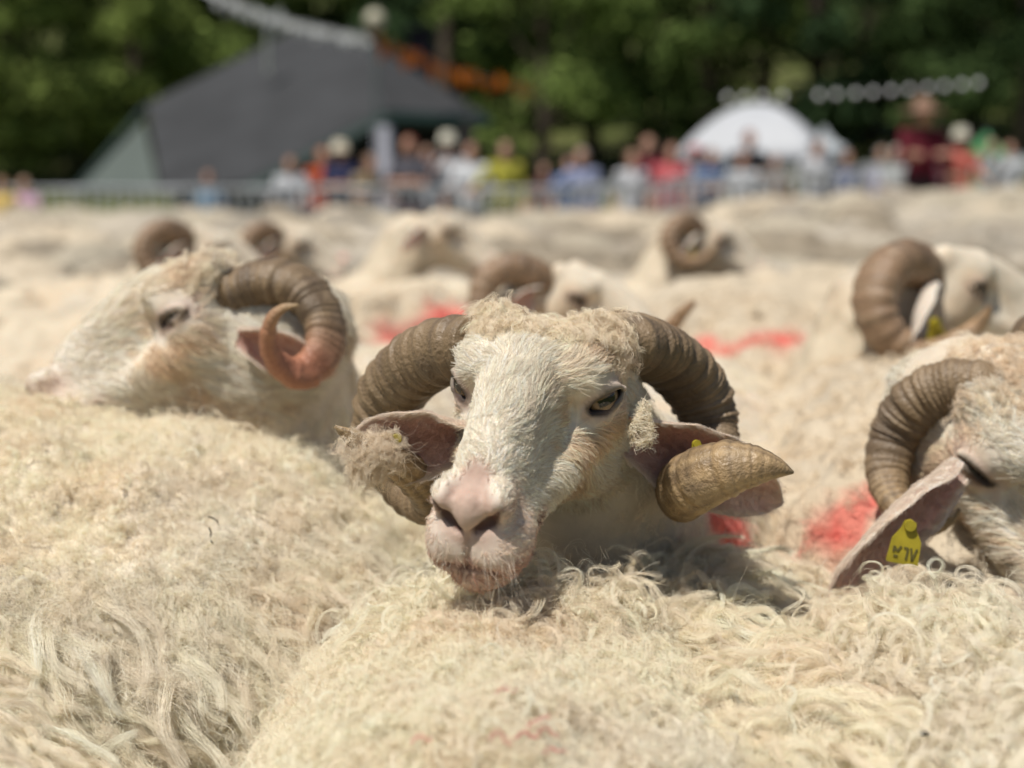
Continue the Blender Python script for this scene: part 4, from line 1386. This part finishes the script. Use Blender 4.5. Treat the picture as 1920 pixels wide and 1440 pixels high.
# ------------------------------------------------------------------ the grey-roofed shelter
def on_plane(px, py, p, n):
    d = at(px, py, 1.0) - CAMP
    return CAMP + d * (((p - CAMP) @ n) / (d @ n))
M_ROOF = plain('grey_roof', (.030, .0315, .034), .9, .35, 1.1, .3, bscale=14)
M_ROOF2 = plain('pale_green_roof', (.085, .105, .095), .85, .10, 1.5, .2, bscale=14)
M_TRIM = plain('dark_green_trim', (.012, .034, .028), .6, .15, 4)
M_DARKW = plain('dark_boards', (.020, .018, .016), .8, .3, 5, .3)
M_POST = plain('white_post', (.52, .52, .58), .6, .08, 6)
M_STEEL = plain('galvanised_steel', (.30, .32, .33), .6, .12, 8, metal=.3)
def shelter():
    t = thing('shelter', 'open shelter with a big grey roof sweeping low to the left and a black chimney', 'shelter', (-3.4, 26, float(ground_z(-3.4, 26))))
    O = np.array(t.location)
    A, B, C = at(275, 195, 25.5), at(560, 52, 27.0), at(462, 340, 21.5)
    n = unit(np.cross(B - A, C - A))
    if n[2] < 0:
        n = -n
    pts = [on_plane(a, b, A, n) for a, b in ((275, 195), (560, 52), (690, 78), (722, 206), (462, 342), (302, 358))]
    R2, K = pts[2], pts[3]
    obj('roof', Shape().slab(np.array(pts) - O, n, .12).data('roof', M_ROOF), t)
    # courses of sheeting on the slope, each a thin ledge
    ridge_dir, down = unit(pts[1] - pts[0]), unit(pts[4] - pts[3])
    e = on_plane(912, 218, K, unit(np.cross(at(905, 216, K[1] + 1.6) - K, R2 - K)))
    E = at(912, 216, K[1] + 1.8)
    nh = unit(np.cross(E - R2, K - R2))
    if nh[2] < 0:
        nh = -nh
    obj('roof', Shape().slab(np.array([R2, K, E]) - O - nh * .002, nh, .12).data('hip_roof', M_ROOF), t)
    back_l, back_r = pts[1] + np.array([0, 3.4, -3.0]), E + np.array([-.6, 3.0, -.1])
    bk = [pts[1], R2, E, back_r, back_l]
    obj('roof', Shape().slab(np.array([pts[1], back_l, R2]) - O, np.array([0, .6, .8]), .1).slab(np.array([R2, back_l, back_r]) - O, np.array([0, .6, .8]), .1)
        .slab(np.array([R2, back_r, E]) - O, np.array([.5, .4, .7]), .1).slab(np.array([pts[0], back_l, pts[1]]) - O, np.array([-.3, .6, .7]), .1).data('rear_roof', M_ROOF), t)
    # lean-to sheet on the left, its dark verge
    a, b, c = at(268, 228, 25.6), at(300, 362, 24.0), at(140, 362, 25.5)
    obj('lean_to_roof', Shape().slab(np.array([a, b, c]) - O, np.array([-.2, -.7, .6]), .08).data('lean_to_roof', M_ROOF2), t)
    obj('verge', Shape().tube(np.array([at(276, 200, 25.7), c + np.array([0, .1, .05])]) - O, .07, 8).data('verge', M_TRIM), t)
    fz = Shape()
    for p, q in ((pts[4], K), (K, E)):
        fz.tube(np.array([p, q]) - O - np.array([0, 0, .14]), .13, 6)
    obj('fascia', fz.data('fascia', M_TRIM), t)
    # rear wall and floor of the open part, deep shade put into the wall colour, posts
    g = O[2]
    wl = Shape()
    w0, w1 = at(380, 300, 26.6), at(890, 300, 27.2)
    for i in range(16):
        u = (i + .5) / 16
        p = w0 + (w1 - w0) * u
        wl = Shape().box((p[0] - O[0], p[1] - O[1], 1.25), ((w1[0] - w0[0]) / 16 - .015, .06, 2.5), math.atan2(w1[1] - w0[1], w1[0] - w0[0]))
        obj('plank', wl.data('plank', M_DARKW), t)
    for px, top, Y, r, m in ((718, 236, 21.9, .135, M_POST), (872, 222, 23.8, .09, M_DARKW), (600, 285, 22.2, .09, M_DARKW), (345, 330, 23.6, .09, M_DARKW)):
        p = at(px, top, Y)
        obj('post', Shape().box((p[0] - O[0], p[1] - O[1], (p[2] + g) / 2 - g), (2 * r, 2 * r, p[2] - g)).data('post', m), t)
    p = at(790, 98, 25.5)
    ch = obj('chimney', Shape().box(p - O - np.array([0, 0, .35]), (.44, .44, 1.4)).box(p - O + np.array([0, 0, .38]), (.56, .56, .08)).data('chimney', plain('black_chimney', (.010, .010, .014), .95, spec=.05)), t)
    p = at(502, 66, 24.6)
    obj('vent_pipe', Shape().tube([p - O + np.array([0, 0, .3]), p - O - np.array([0, 0, .65])], .045, 10).data('vent_pipe', plain('grey_pipe', (.25, .27, .24), .5)), t)
shelter()

# ------------------------------------------------------------------ strings of pennants and bulbs
def bunting(label, ends, n, mat, sag, size, name='bunting'):
    a, b = at(*ends[0]), at(*ends[1])
    t = thing(name, label, name.replace('_', ' '), a)
    s = np.linspace(0, 1, 25)[:, None]
    curve = lambda s: (b - a) * s - np.array([0, 0, 1]) * sag * 4 * s * (1 - s)
    obj('cord', Shape().tube(curve(s), .008, 6).data('cord', plain('cord', (.3, .3, .3), .8), True), t)
    d = unit((b - a) * np.array([1, 1, 0]))
    lr_ = np.random.default_rng(n)
    first = None
    for i in range(n):
        p = curve(np.array([[(i + .5) / n]]))[0]
        if first is None:
            q = unit(np.cross(d, (0, 0, 1)))
            first = Shape().slab([-d * size * .5, d * size * .5, np.array([0, 0, -size * 1.15])], q, .004).data('pennant', mat)
        o = obj('pennant', first, t, p)
        o.rotation_euler = (lr_.normal(-.95, .4), lr_.normal(0, .15), lr_.normal(0, .3))
    return t
def thin_cloth(name, c):
    m, nt, b = new_mat(name)
    nt.nodes.remove(b)
    a = nd(nt, 'ShaderNodeBsdfDiffuse', {'Color': (*c, 1)})
    t = nd(nt, 'ShaderNodeBsdfTranslucent', {'Color': (*c, 1)})
    nt.links.new(nd(nt, 'ShaderNodeMixShader', {0: .5, 1: a.outputs[0], 2: t.outputs[0]}).outputs[0], nt.nodes['Material Output'].inputs[0])
    return m
M_PW, M_PO = thin_cloth('white_cloth', (.82, .83, .82)), thin_cloth('orange_cloth', (.66, .22, .035))
bunting('string of white pennants running down to the roof ridge', ((400, -14, 19.0), (692, 72, 21.5)), 84, M_PW, .10, .20)
bunting('string of orange pennants sloping down to the right past the chimney', ((700, 70, 21.5), (1005, 162, 27.5)), 26, M_PO, .14, .30)
def bulbs():
    a, b = at(1352, 176, 15.5), at(1862, 146, 16.2)
    t = thing('string_of_bulbs', 'string of pale round bulbs hung across the dark trees above the white canopy', 'string lights', a)
    c = lambda s: (b - a) * s - np.array([0, 0, 1]) * .16 * s * (1 - s)
    obj('cord', Shape().tube(c(np.linspace(0, 1, 21)[:, None]), .006, 6).data('cord', plain('black_cord', (.02, .02, .02), .7), True), t)
    m = None
    mb = plain('opal_bulb', (.70, .72, .72), .25)
    for i, px in enumerate((1364, 1396, 1428, 1464, 1531, 1563, 1599, 1632, 1667, 1701, 1736, 1768, 1802, 1834)):
        s = (px - 1352) / 510
        p = c(np.array([[s]]))[0]
        if m is None:
            z = np.linspace(0, 1, 9)
            m = Shape().tube(np.stack([0 * z, 0 * z, -.085 * z], 1), np.array([.014, .014, .016, .026, .036, .040, .036, .024, .003]), 12).data('bulb', mb, True)
        obj('bulb', m, t, p)
bulbs()
def lamp():
    p = at(703, 38, 21.4)
    t = thing('lamp', 'round cream lamp globe on a dark mast where the pennant strings meet', 'lamp', (p[0], p[1], float(ground_z(p[0], p[1]))))
    z0 = p[2] - t.location[2]
    obj('mast', Shape().tube([(0, 0, 0), (0, 0, z0 - .16)], np.array([.030, .018]), 10).data('mast', M_TRIM, True), t)
    a = np.linspace(0, math.pi, 14)
    obj('globe', Shape().tube(np.stack([0 * a, 0 * a, z0 - .16 * np.cos(a)], 1), np.maximum(.16 * np.sin(a), .004), 20).data('globe', plain('cream_globe', (.42, .39, .29), .5), True), t)
    obj('finial', Shape().tube([(0, 0, z0 + .18), (0, 0, z0 + .24)], .03, 8).data('finial', M_DARKW), t)
lamp()

# ------------------------------------------------------------------ white canopy and green umbrella
def canopy(label, px, ptop, peave, half, Y, mat, valance=.18, sides=4, name='canopy', rz=.5, concave=.22, cat='canopy'):
    top, ev = at(px, ptop, Y), at(px, peave, Y)
    t = thing(name, label, cat, (top[0], Y, float(ground_z(top[0], Y))), rz)
    g = t.location[2]
    H, E = top[2] - g, ev[2] - g
    n, m = sides, 10
    V, F = [], []
    per = 8
    for i in range(m + 1):
        u = i / m
        z = H - (H - E) * (u ** 1.95 if concave < 0 else u + concave * math.sin(math.pi * u))
        for k in range(n * per):
            f = k / per
            a0, a1 = 2 * math.pi * math.floor(f) / n, 2 * math.pi * (math.floor(f) + 1) / n
            w_ = f - math.floor(f)
            p = (1 - w_) * np.array([math.cos(a0), math.sin(a0)]) + w_ * np.array([math.cos(a1), math.sin(a1)])
            V.append((p[0] * u * half + 1e-4 * math.cos(f), p[1] * u * half, z - .05 * u * math.sin(math.pi * w_)))
    N = n * per
    for k in range(N):
        x, y, z = V[m * N + k]
        V.append((x * 1.003, y * 1.003, z - valance))
    for i in range(m + 1):
        for k in range(N):
            F.append((i * N + k, (i + 1) * N + k, (i + 1) * N + (k + 1) % N, i * N + (k + 1) % N))
    me = mesh_data('roof_cloth', V, F, mat)
    o = obj('roof_cloth', me, t)
    md = o.modifiers.new('thick', 'SOLIDIFY')
    md.thickness = .006
    if sides == 4:
        for k in range(4):
            a = 2 * math.pi * k / 4
            obj('leg', Shape().box((half * .97 * math.cos(a), half * .97 * math.sin(a), E / 2), (.05, .05, E)).data('leg', M_STEEL), t)
    else:
        obj('pole', Shape().tube([(0, 0, 0), (0, 0, H)], .02, 8).data('pole', M_STEEL), t)
        for k in range(sides):
            a = 2 * math.pi * k / sides
            obj('rib', Shape().tube([(0, 0, H - .03), (half * .55 * math.cos(a), half * .55 * math.sin(a), H - .03 - (H - E) * .72), (half * .97 * math.cos(a), half * .97 * math.sin(a), E - .01)], .006, 5).data('rib', M_STEEL), t)
canopy('white peaked canopy tent behind the people, under the string of bulbs', 1422, 194, 286, 1.48, 21.5, plain('white_tarpaulin', (.40, .415, .44), .6, .05, 3), concave=-.13)
canopy('small pale canopy close beside the right end of the big white one', 1545, 236, 275, .40, 22.5, plain('pale_tarpaulin', (.36, .39, .41), .6, .05, 3), rz=.9)
canopy('open green umbrella over the people at the right end of the barrier', 1850, 246, 292, .36, 16.9, plain('green_cloth', (.045, .22, .075), .6, .1, 4), valance=.03, sides=8, name='umbrella', rz=.2, concave=.16, cat='umbrella')

# ------------------------------------------------------------------ barriers
def barrier_data(w_=2.25, h=1.08):
    f = Shape()
    r = .021
    pts = [(-w_ / 2, 0, .12), (-w_ / 2, 0, h - .12), (-w_ / 2 + .12, 0, h), (w_ / 2 - .12, 0, h), (w_ / 2, 0, h - .12), (w_ / 2, 0, .12)]
    P, _ = spline(np.array(pts), 60)
    f.tube(P, r, 8)
    f.tube([(-w_ / 2, 0, .20), (w_ / 2, 0, .20)], .017, 8)
    fr = f.data('frame', M_STEEL, True)
    b = Shape().tube([(0, 0, .20), (0, 0, h - .005)], .009, 6).data('bar', M_STEEL, True)
    ft = Shape().box((0, 0, .012), (.06, .62, .02)).tube([(0, 0, .02), (0, 0, .14)], .018, 8).data('foot', M_STEEL)
    return fr, b, ft
BAR = barrier_data()
def barrier(px0, Y, rz, label):
    x = at(px0, 357, Y)[0]
    t = thing('barrier', label, 'barrier', (x, Y, float(ground_z(x, Y))), rz, 'steel crowd barriers round the flock')
    obj('frame', BAR[0], t)
    for i in range(16):
        obj('bar', BAR[1], t, (-1.05 + 2.10 * i / 15, 0, 0))
    for s in (-1, 1):
        obj('foot', BAR[2], t, (s * 1.0, 0, 0))
bl = ['steel barrier at the left edge, beside the pink jacket', 'steel barrier before the low left end of the grey roof', 'steel barrier left of the person in white crouching by the shelter',
      'steel barrier before the person in the straw hat', 'steel barrier before the white post and the folded arms', 'steel barrier before the person in yellow', 'steel barrier before the person in light blue',
      'steel barrier before the person in pink', 'steel barrier under the white canopy', 'steel barrier before the person in white trousers', 'steel barrier before the wide brown hat', 'steel barrier at the right edge before the green umbrella']
for i, lab in enumerate(bl):
    px = -20 + i * 182
    barrier(px, 17.0 - .9 * max(0, (px - 900) / 1000), -.05, lab)

# ------------------------------------------------------------------ people behind the barriers
M_PERSON = plain('cloth_and_skin', (1, 1, 1), .8, .12, 14, .3, tint=True, bscale=60, spec=.2)
M_STRAW = plain('straw', (.56, .48, .33), .8, .15, 40, .4)
SKIN = (.46, .27, .19)
def person(label, px, ptop, Y, shirt, legs, hair=(.05, .035, .025), hat=None, arms='down', turn=0.0, lean=0.0, sleeves='short', hold=None):
    x = at(px, 357, Y)[0]
    g = float(ground_z(x, Y))
    H = at(px, ptop, Y)[2] - g - (.05 if hat else 0)
    s = float(np.clip(H / 1.72, .70, 1.12))
    t = thing('person', label, 'person', (x, Y, g), math.pi + turn, 'people watching from behind the barriers', s)
    L = np.array([0, lean, 0])
    sh = lambda z: L * max(0, (z - .9)) / .8
    hip, chest, neck, head = np.array([0, 0, .94]), np.array([0, 0, 1.28]) + sh(1.28), np.array([0, .0, 1.47]) + sh(1.47), np.array([0, .02, 1.60]) + sh(1.6)
    shd = [np.array([q * .185, 0, 1.40]) + sh(1.40) for q in (-1, 1)]
    if arms == 'folded':
        el = [np.array([q * .27, .10, 1.13]) + sh(1.13) for q in (-1, 1)]
        wr = [np.array([-q * .10, .21 + .04 * q, 1.17]) + sh(1.17) for q in (-1, 1)]
    elif arms == 'rail':
        el = [np.array([q * .26, .12, 1.13]) + sh(1.13) for q in (-1, 1)]
        wr = [np.array([q * .20, .40, 1.10]) + sh(1.10) for q in (-1, 1)]
    elif arms == 'reach':
        el = [np.array([-.25, .02, 1.12]) + sh(1.12), np.array([.34, .22, 1.22]) + sh(1.22)]
        wr = [np.array([-.24, .14, .90]) + sh(.9), np.array([.46, .44, 1.12]) + sh(1.1)]
    elif arms == 'up':
        el = [np.array([-.25, .14, 1.16]) + sh(1.16), np.array([.26, .14, 1.18]) + sh(1.18)]
        wr = [np.array([-.10, .30, 1.36]) + sh(1.3), np.array([.12, .30, 1.40]) + sh(1.3)]
    else:
        el = [np.array([q * .25, -.02, 1.12]) + sh(1.12) for q in (-1, 1)]
        wr = [np.array([q * .25, .08, .87]) + sh(.87) for q in (-1, 1)]
    kn = [np.array([q * .10, .03, .50]) for q in (-1, 1)]
    an = [np.array([q * .11, -.01, .08]) for q in (-1, 1)]
    def f(p):
        d = smin(ball(p, hip, (.165, .115, .14)), bone(p, hip + [0, 0, .08], chest, .125, .150, (1.15, .85, 1)), .05)
        d = smin(d, bone(p, shd[0], shd[1], .062, .062), .06)
        d = smin(d, bone(p, neck - [0, 0, .06], head, .056, .050), .03)
        hd = smin(ball(p, head + [0, -.01, .03], (.076, .094, .098)), ball(p, head + [0, .03, -.045], (.055, .062, .066)), .03)
        hd = smin(hd, bone(p, head + [0, .088, .015], head + [0, .108, -.020], .010, .015), .012)
        for q in (-1, 1):
            hd = smin(hd, ball(p, head + [q * .080, -.01, -.005], (.012, .022, .034)), .008)
        d = smin(d, hd, .012)
        for i in (0, 1):
            d = smin(d, bone(p, shd[i], el[i], .056, .043), .03)
            d = smin(d, bone(p, el[i], wr[i], .042, .029), .012)
            u = unit(wr[i] - el[i])
            sd = unit(np.cross(u, (0, 0, 1) if abs(u[2]) < .9 else (0, 1, 0)))
            d = smin(d, bone(p, wr[i], wr[i] + u * .085, .030, .034, (1, 1, 1)), .012)
            for kf in range(4):
                b0 = wr[i] + u * .09 + sd * (kf - 1.5) * .018
                d = smin(d, bone(p, b0, b0 + u * (.070 - .008 * abs(kf - 1.3)) - np.array([0, 0, .012]), .0105, .0085), .004)
            d = smin(d, bone(p, wr[i] + u * .03 + sd * .03, wr[i] + u * .08 + sd * .058, .012, .009), .006)
            q = (-1, 1)[i]
            d = smin(d, bone(p, hip + [q * .085, 0, -.02], kn[i], .090, .062), .03)
            d = smin(d, bone(p, kn[i], an[i], .058, .040), .02)
            d = smin(d, bone(p, an[i] + [0, -.02, -.035], an[i] + [0, .15, -.042], .042, .034), .02)
        return d
    V, Q = field_mesh(f, np.arange(-.56, .58, .021), np.arange(-.32, .66, .021), np.arange(-.02, 1.80, .021), project=1)
    c = np.tile(np.asarray(shirt, float), (len(V), 1))
    fold_shade = 1 + .25 * (fbm(V, 9, int(px)) - .5)  # noise paints soft shading of cloth folds into the shirt colour
    c *= fold_shade[:, None]
    c[V[:, 2] < .92] = legs
    c[V[:, 2] < .075] = (.03, .028, .026)
    hm = np.linalg.norm(V - head, axis=1) < .155
    c[hm & (V[:, 2] > neck[2] + .01)] = SKIN
    ah = np.minimum.reduce([np.minimum(bone(V, el[i] + .15 * (wr[i] - el[i]), wr[i] + unit(wr[i] - el[i]) * .17, .062, .06) if sleeves == 'short' else bone(V, wr[i], wr[i] + unit(wr[i] - el[i]) * .17, .05, .06),
        np.full(len(V), 9.)) for i in (0, 1)])
    c[ah < 0] = SKIN
    for q in (-1, 1):
        c[np.linalg.norm(V - (head + [q * .032, .088, .020]), axis=1) < .016] = (.05, .035, .03)
    c[np.linalg.norm((V - (head + [0, .092, -.060])) / [2.2, 1, .8], axis=1) < .013] = (.36, .13, .11)
    obj('body', mesh_data('body', V, Q, M_PERSON, c), t)
    if hat:
        br, col, hh = hat
        hm_ = plain('hat_cloth', col, .8, .1, 20, .3)
        z0 = head[2] + .055
        sh_ = Shape()
        prof = [(br, z0 - .015), (br * .75, z0 + .004), (.100, z0 + .012), (.096, z0 + hh * .6), (.080, z0 + hh * .92), (.03, z0 + hh), (.001, z0 + hh * .98)]
        P = np.array([(head[0], head[1] - .005, z) for r, z in prof])
        sh_.add(*lathe(prof, head[0], head[1] - .005))
        o = obj('hat', sh_.data('hat', hm_, True), t)
        o.modifiers.new('thick', 'SOLIDIFY').thickness = .006
    hf = lambda p: smax(ball(p, head + [0, -.022, .035], (.088, .096, .104)), np.maximum(p[:, 1] - head[1] - .055, -(p[:, 2] - head[2] + .055 + .6 * (p[:, 1] - head[1]))), .015)
    hv, hq = field_mesh(hf, np.arange(-.13, .13, .013) + head[0], np.arange(-.16, .13, .013) + head[1], np.arange(-.14, .18, .013) + head[2], project=1)
    obj('hair', mesh_data('hair', hv, hq, plain('hair', hair, .6, .2, 60, .5)), t)
    return t
def lathe(prof, cx=0, cy=0, n=28):
    V, F = [], []
    for r, z in prof:
        for k in range(n):
            a = 2 * math.pi * k / n
            V.append((cx + r * math.cos(a), cy + r * math.sin(a), z))
    for i in range(len(prof) - 1):
        for k in range(n):
            F.append((i * n + k, i * n + (k + 1) % n, (i + 1) * n + (k + 1) % n, (i + 1) * n + k))
    return V, F

WH, GR, NV, BL, MA, PK, OR, YE, TN, LB, BK = (.50, .51, .53), (.30, .32, .35), (.025, .03, .075), (.06, .12, .26), (.11, .012, .022), (.50, .11, .12), (.48, .09, .03), (.34, .32, .045), (.32, .25, .15), (.24, .27, .40), (.02, .02, .024)
STRAW, CREAMH, BRN = (.15, (.58, .52, .40), .12), (.14, (.56, .54, .44), .12), (.25, (.26, .155, .105), .13)
person('person in a white shirt leaning on the barrier before the low grey roof', 548, 296, 17.6, WH, (.10, .16, .20), (.10, .05, .03), arms='rail', lean=.10, sleeves='long')
person('person in an orange top and dark trousers beside the straw hat', 606, 280, 18.0, OR, NV, (.30, .09, .03), arms='down', turn=.4)
person('person in a round straw hat and navy shirt left of the white post', 640, 264, 17.8, NV, NV, (.3, .22, .12), STRAW, 'folded', -.3)
person('person in a tan shirt bending to the left of the white post', 682, 292, 17.5, TN, (.30, .24, .15), (.16, .10, .06), arms='rail', turn=.7, lean=.16)
person('person in a dark vest with folded arms right of the white post', 768, 258, 17.4, (.07, .07, .085), MA, (.20, .06, .035), arms='folded', turn=-.3)
person('person in a grey shirt behind the folded arms', 800, 276, 18.3, GR, (.12, .10, .09), (.09, .06, .04), arms='down')
person('person in a cream hat and bright white shirt under the roof corner', 840, 248, 18.4, WH, (.16, .15, .12), (.2, .16, .1), CREAMH, 'up', .1)
person('brown-haired person in a pale grey shirt, bent forward at the barrier', 886, 270, 17.4, (.56, .58, .60), (.42, .42, .40), (.12, .06, .04), arms='rail', turn=-.2, lean=.06)
person('person in a yellow-green top reaching out to the right', 946, 266, 17.4, YE, (.34, .33, .05), (.06, .03, .02), arms='reach', turn=.1, lean=.05, sleeves='long')
person('person in dark clothes low behind the barrier, right of the yellow top', 1020, 308, 18.0, (.10, .045, .04), BK, (.03, .02, .02))
person('person in navy low beside the light blue shirt', 1066, 296, 17.8, BL, NV, (.04, .03, .03))
person('person in a light blue shirt and beige trousers bending to the right', 1096, 280, 17.2, LB, (.52, .44, .36), (.30, .26, .22), arms='reach', lean=.12, turn=-.4, sleeves='long')
person('person in a white shirt left of the maroon jacket', 1184, 284, 17.2, WH, (.34, .30, .32), (.22, .13, .08), arms='down', turn=.3)
person('tall person in a maroon jacket beside the pink shirt', 1214, 258, 17.6, MA, BK, (.25, .14, .09), arms='folded', sleeves='long')
person('person in a pink shirt in the middle of the crowd', 1258, 272, 17.0, PK, (.40, .20, .18), (.14, .05, .04), arms='down')
person('person in a red cap between the pink shirt and the blue top', 1303, 270, 17.5, GR, NV, (.06, .03, .03), (.11, (.42, .04, .04), .10))
person('person in a blue top left of the white shirt under the canopy', 1332, 280, 17.1, BL, (.05, .04, .05), (.07, .03, .025), arms='folded', turn=.3)
person('person in a long white shirt before the canopy', 1392, 288, 16.8, WH, (.60, .60, .62), (.05, .03, .04), arms='down', turn=-.2, sleeves='long')
person('tall person in dark clothes and a red collar right under the canopy', 1402, 246, 18.0, BK, BK, (.12, .04, .04), arms='folded', turn=.2, sleeves='long')
person('person in a tan shirt behind the barrier below the canopy', 1452, 292, 17.8, (.30, .22, .17), MA, (.08, .04, .02))
person('dark-haired person all in white at the right end of the canopy', 1528, 262, 16.6, WH, (.70, .70, .70), (.02, .02, .02), arms='down', turn=.4, sleeves='long')
person('person in blue jeans and denim shirt right of the white outfit', 1586, 284, 16.9, (.13, .16, .30), (.16, .22, .36), (.06, .025, .025))
person('person in a pale lilac shirt, lower in the crowd', 1650, 278, 16.9, (.46, .46, .58), GR, (.22, .2, .18), arms='down')
person('person in a white shirt between the lilac shirt and the maroon clothes', 1678, 276, 16.6, (.58, .62, .62), GR, (.4, .38, .34), arms='rail')
person('tall person in maroon under a wide brown hat', 1724, 186, 15.8, MA, BK, (.05, .03, .02), BRN, 'folded', .1, sleeves='long')
person('person in a magenta top beside the maroon clothes', 1752, 238, 16.4, (.30, .05, .10), (.2, .05, .06), (.03, .015, .015), arms='up', turn=.3)
person('person in a cream sun hat and red shirt left of the green umbrella', 1796, 238, 16.0, (.48, .13, .10), (.3, .18, .15), (.4, .3, .2), CREAMH, 'rail', .1)
person('person in a light blue top under the green umbrella', 1852, 262, 16.4, (.32, .42, .46), GR, (.05, .03, .02), arms='up')
person('person in a pale grey top right of the green umbrella', 1890, 268, 16.2, (.52, .55, .58), (.3, .3, .32), (.1, .06, .04), turn=-.4)
person('person in pink at the left edge of the picture behind the barrier', 46, 362, 16.4, (.56, .36, .48), (.5, .42, .45), (.4, .3, .2), arms='rail')
person('person in yellow at the left edge of the picture', 4, 368, 16.2, (.66, .48, .16), (.4, .3, .2), (.3, .2, .1))
person('person in pale blue before the low end of the grey roof', 392, 322, 17.8, (.20, .32, .44), (.12, .12, .2), (.09, .045, .035), arms='down')
# ------------------------------------------------------------------ small things lying on the wool
def on_wool(px, py, V, up=.014):
    x, y, z = seen_at(V)
    d = np.hypot(x - px, y - py)
    k = np.where(d < 14)[0]
    i = k[np.argmin(z[k])]
    return V[i] + unit(CAMP - V[i]) * up + np.array([0, 0, up * .4])
def body_points(label_part):
    for o in COL.objects:
        if o.parent is None and label_part in o.get('label', ''):
            me = [c for c in o.children if c.name.startswith('body')][0].data
            v = np.zeros(len(me.vertices) * 3, np.float32)
            me.vertices.foreach_get('co', v)
            return v.reshape(-1, 3).astype(float)
M_TWIG = plain('dry_stalk', (.035, .026, .014), .8, .3, 60)
VA, VB, VD = body_points('filling the lower left'), body_points('rounded cream rump'), body_points('bright corkscrew')
for k, (px, py, V, pts, lab) in enumerate((
    (383, 976, VA, [(0, 0, 0), (.004, -.001, -.001), (.008, .001, -.004), (.010, 0, -.009)], 'uppermost of the dark crumbs of dry stalk on the broad left back'),
    (395, 994, VA, [(0, 0, 0), (.002, -.001, -.004), (.001, 0, -.009)], 'crooked dark crumb of dry stalk in the middle of the broad left back'),
    (392, 1022, VA, [(0, 0, 0), (.002, 0, -.003)], 'lowest and smallest dark crumb of stalk on the broad left back'),
    (500, 1240, VA, [(0, 0, 0), (.006, 0, -.016), (.009, 0, -.026)], 'thin brown stalk caught in the long locks of the broad left back'),
    (732, 1110, VA, [(0, 0, 0), (.001, 0, -.005), (.002, 0, -.009)], 'tiny dark splinter where the left back meets the round rump'),
)):
    p = on_wool(px, py, V)
    t = obj('twig', Shape().tube(np.array(pts), .0007, 6).data('twig', M_TWIG, True), None, p, lab, 'twig', 'crumbs of dry stalk in the wool')
p = on_wool(1726, 1416, VD, .03)
fl = thing('fly', 'black fly sitting on the curly wool at the lower right', 'fly', p, .6)
MB_ = plain('black_fly', (.012, .012, .014), .35)
q = np.linspace(0, 1, 9)
obj('body', Shape().tube(np.stack([(q - .5) * .009, 0 * q, .0020 + .0006 * np.sin(q * 3.1)], 1), np.array([.0006, .0015, .0016, .0010, .0018, .0021, .0019, .0013, .0003]), 10).data('body', MB_, True), fl)
mw = plain('fly_wing', (.16, .15, .14), .25)
for s in (-1, 1):
    obj('wing', Shape().slab([(.001, s * .0008, .0040), (-.004, s * .0026, .0042), (-.0065, s * .0022, .0036), (-.0055, s * .0006, .0040)], (0, 0, 1), .0001).data('wing', mw), fl)
    for k in (-1, 0, 1):
        obj('leg', Shape().tube([(.0012 * k + .001, s * .001, .0016), (.002 * k + .001, s * .0032, .0024), (.0026 * k + .001, s * .0042, 0)], .00018, 5).data('leg', MB_), fl)
# a few red-stained threads in the round rump, part of its fleece
rump = [o for o in COL.objects if o.parent is None and 'rounded cream rump' in o.get('label', '')][0]
rt = np.random.default_rng(3)
rows = []
for px, py in ((905, 1405), (960, 1395), (990, 1380), (1005, 1400), (930, 1308), (760, 1400), (1020, 1425), (1330, 1390)):
    p = on_wool(px, py, VB, .016)
    a = rt.uniform(-.4, 1.6)
    sp, _ = spline(p + np.array([(0, 0, 0), (.006 * math.cos(a), .002, .004), (.011 * math.cos(a), 0, .006 * math.sin(a)), (.014, 0, .010 * math.sin(a))]), 12)
    for _ in range(7):
        rows.append(sp + rt.normal(0, .0010, 3))
rows = np.array(rows)
strands('red_threads', rows, 12, np.full((len(rows), 12), .00016), np.tile(np.array([.62, .22, .18]), (len(rows), 1)), M_LOCK, rump)
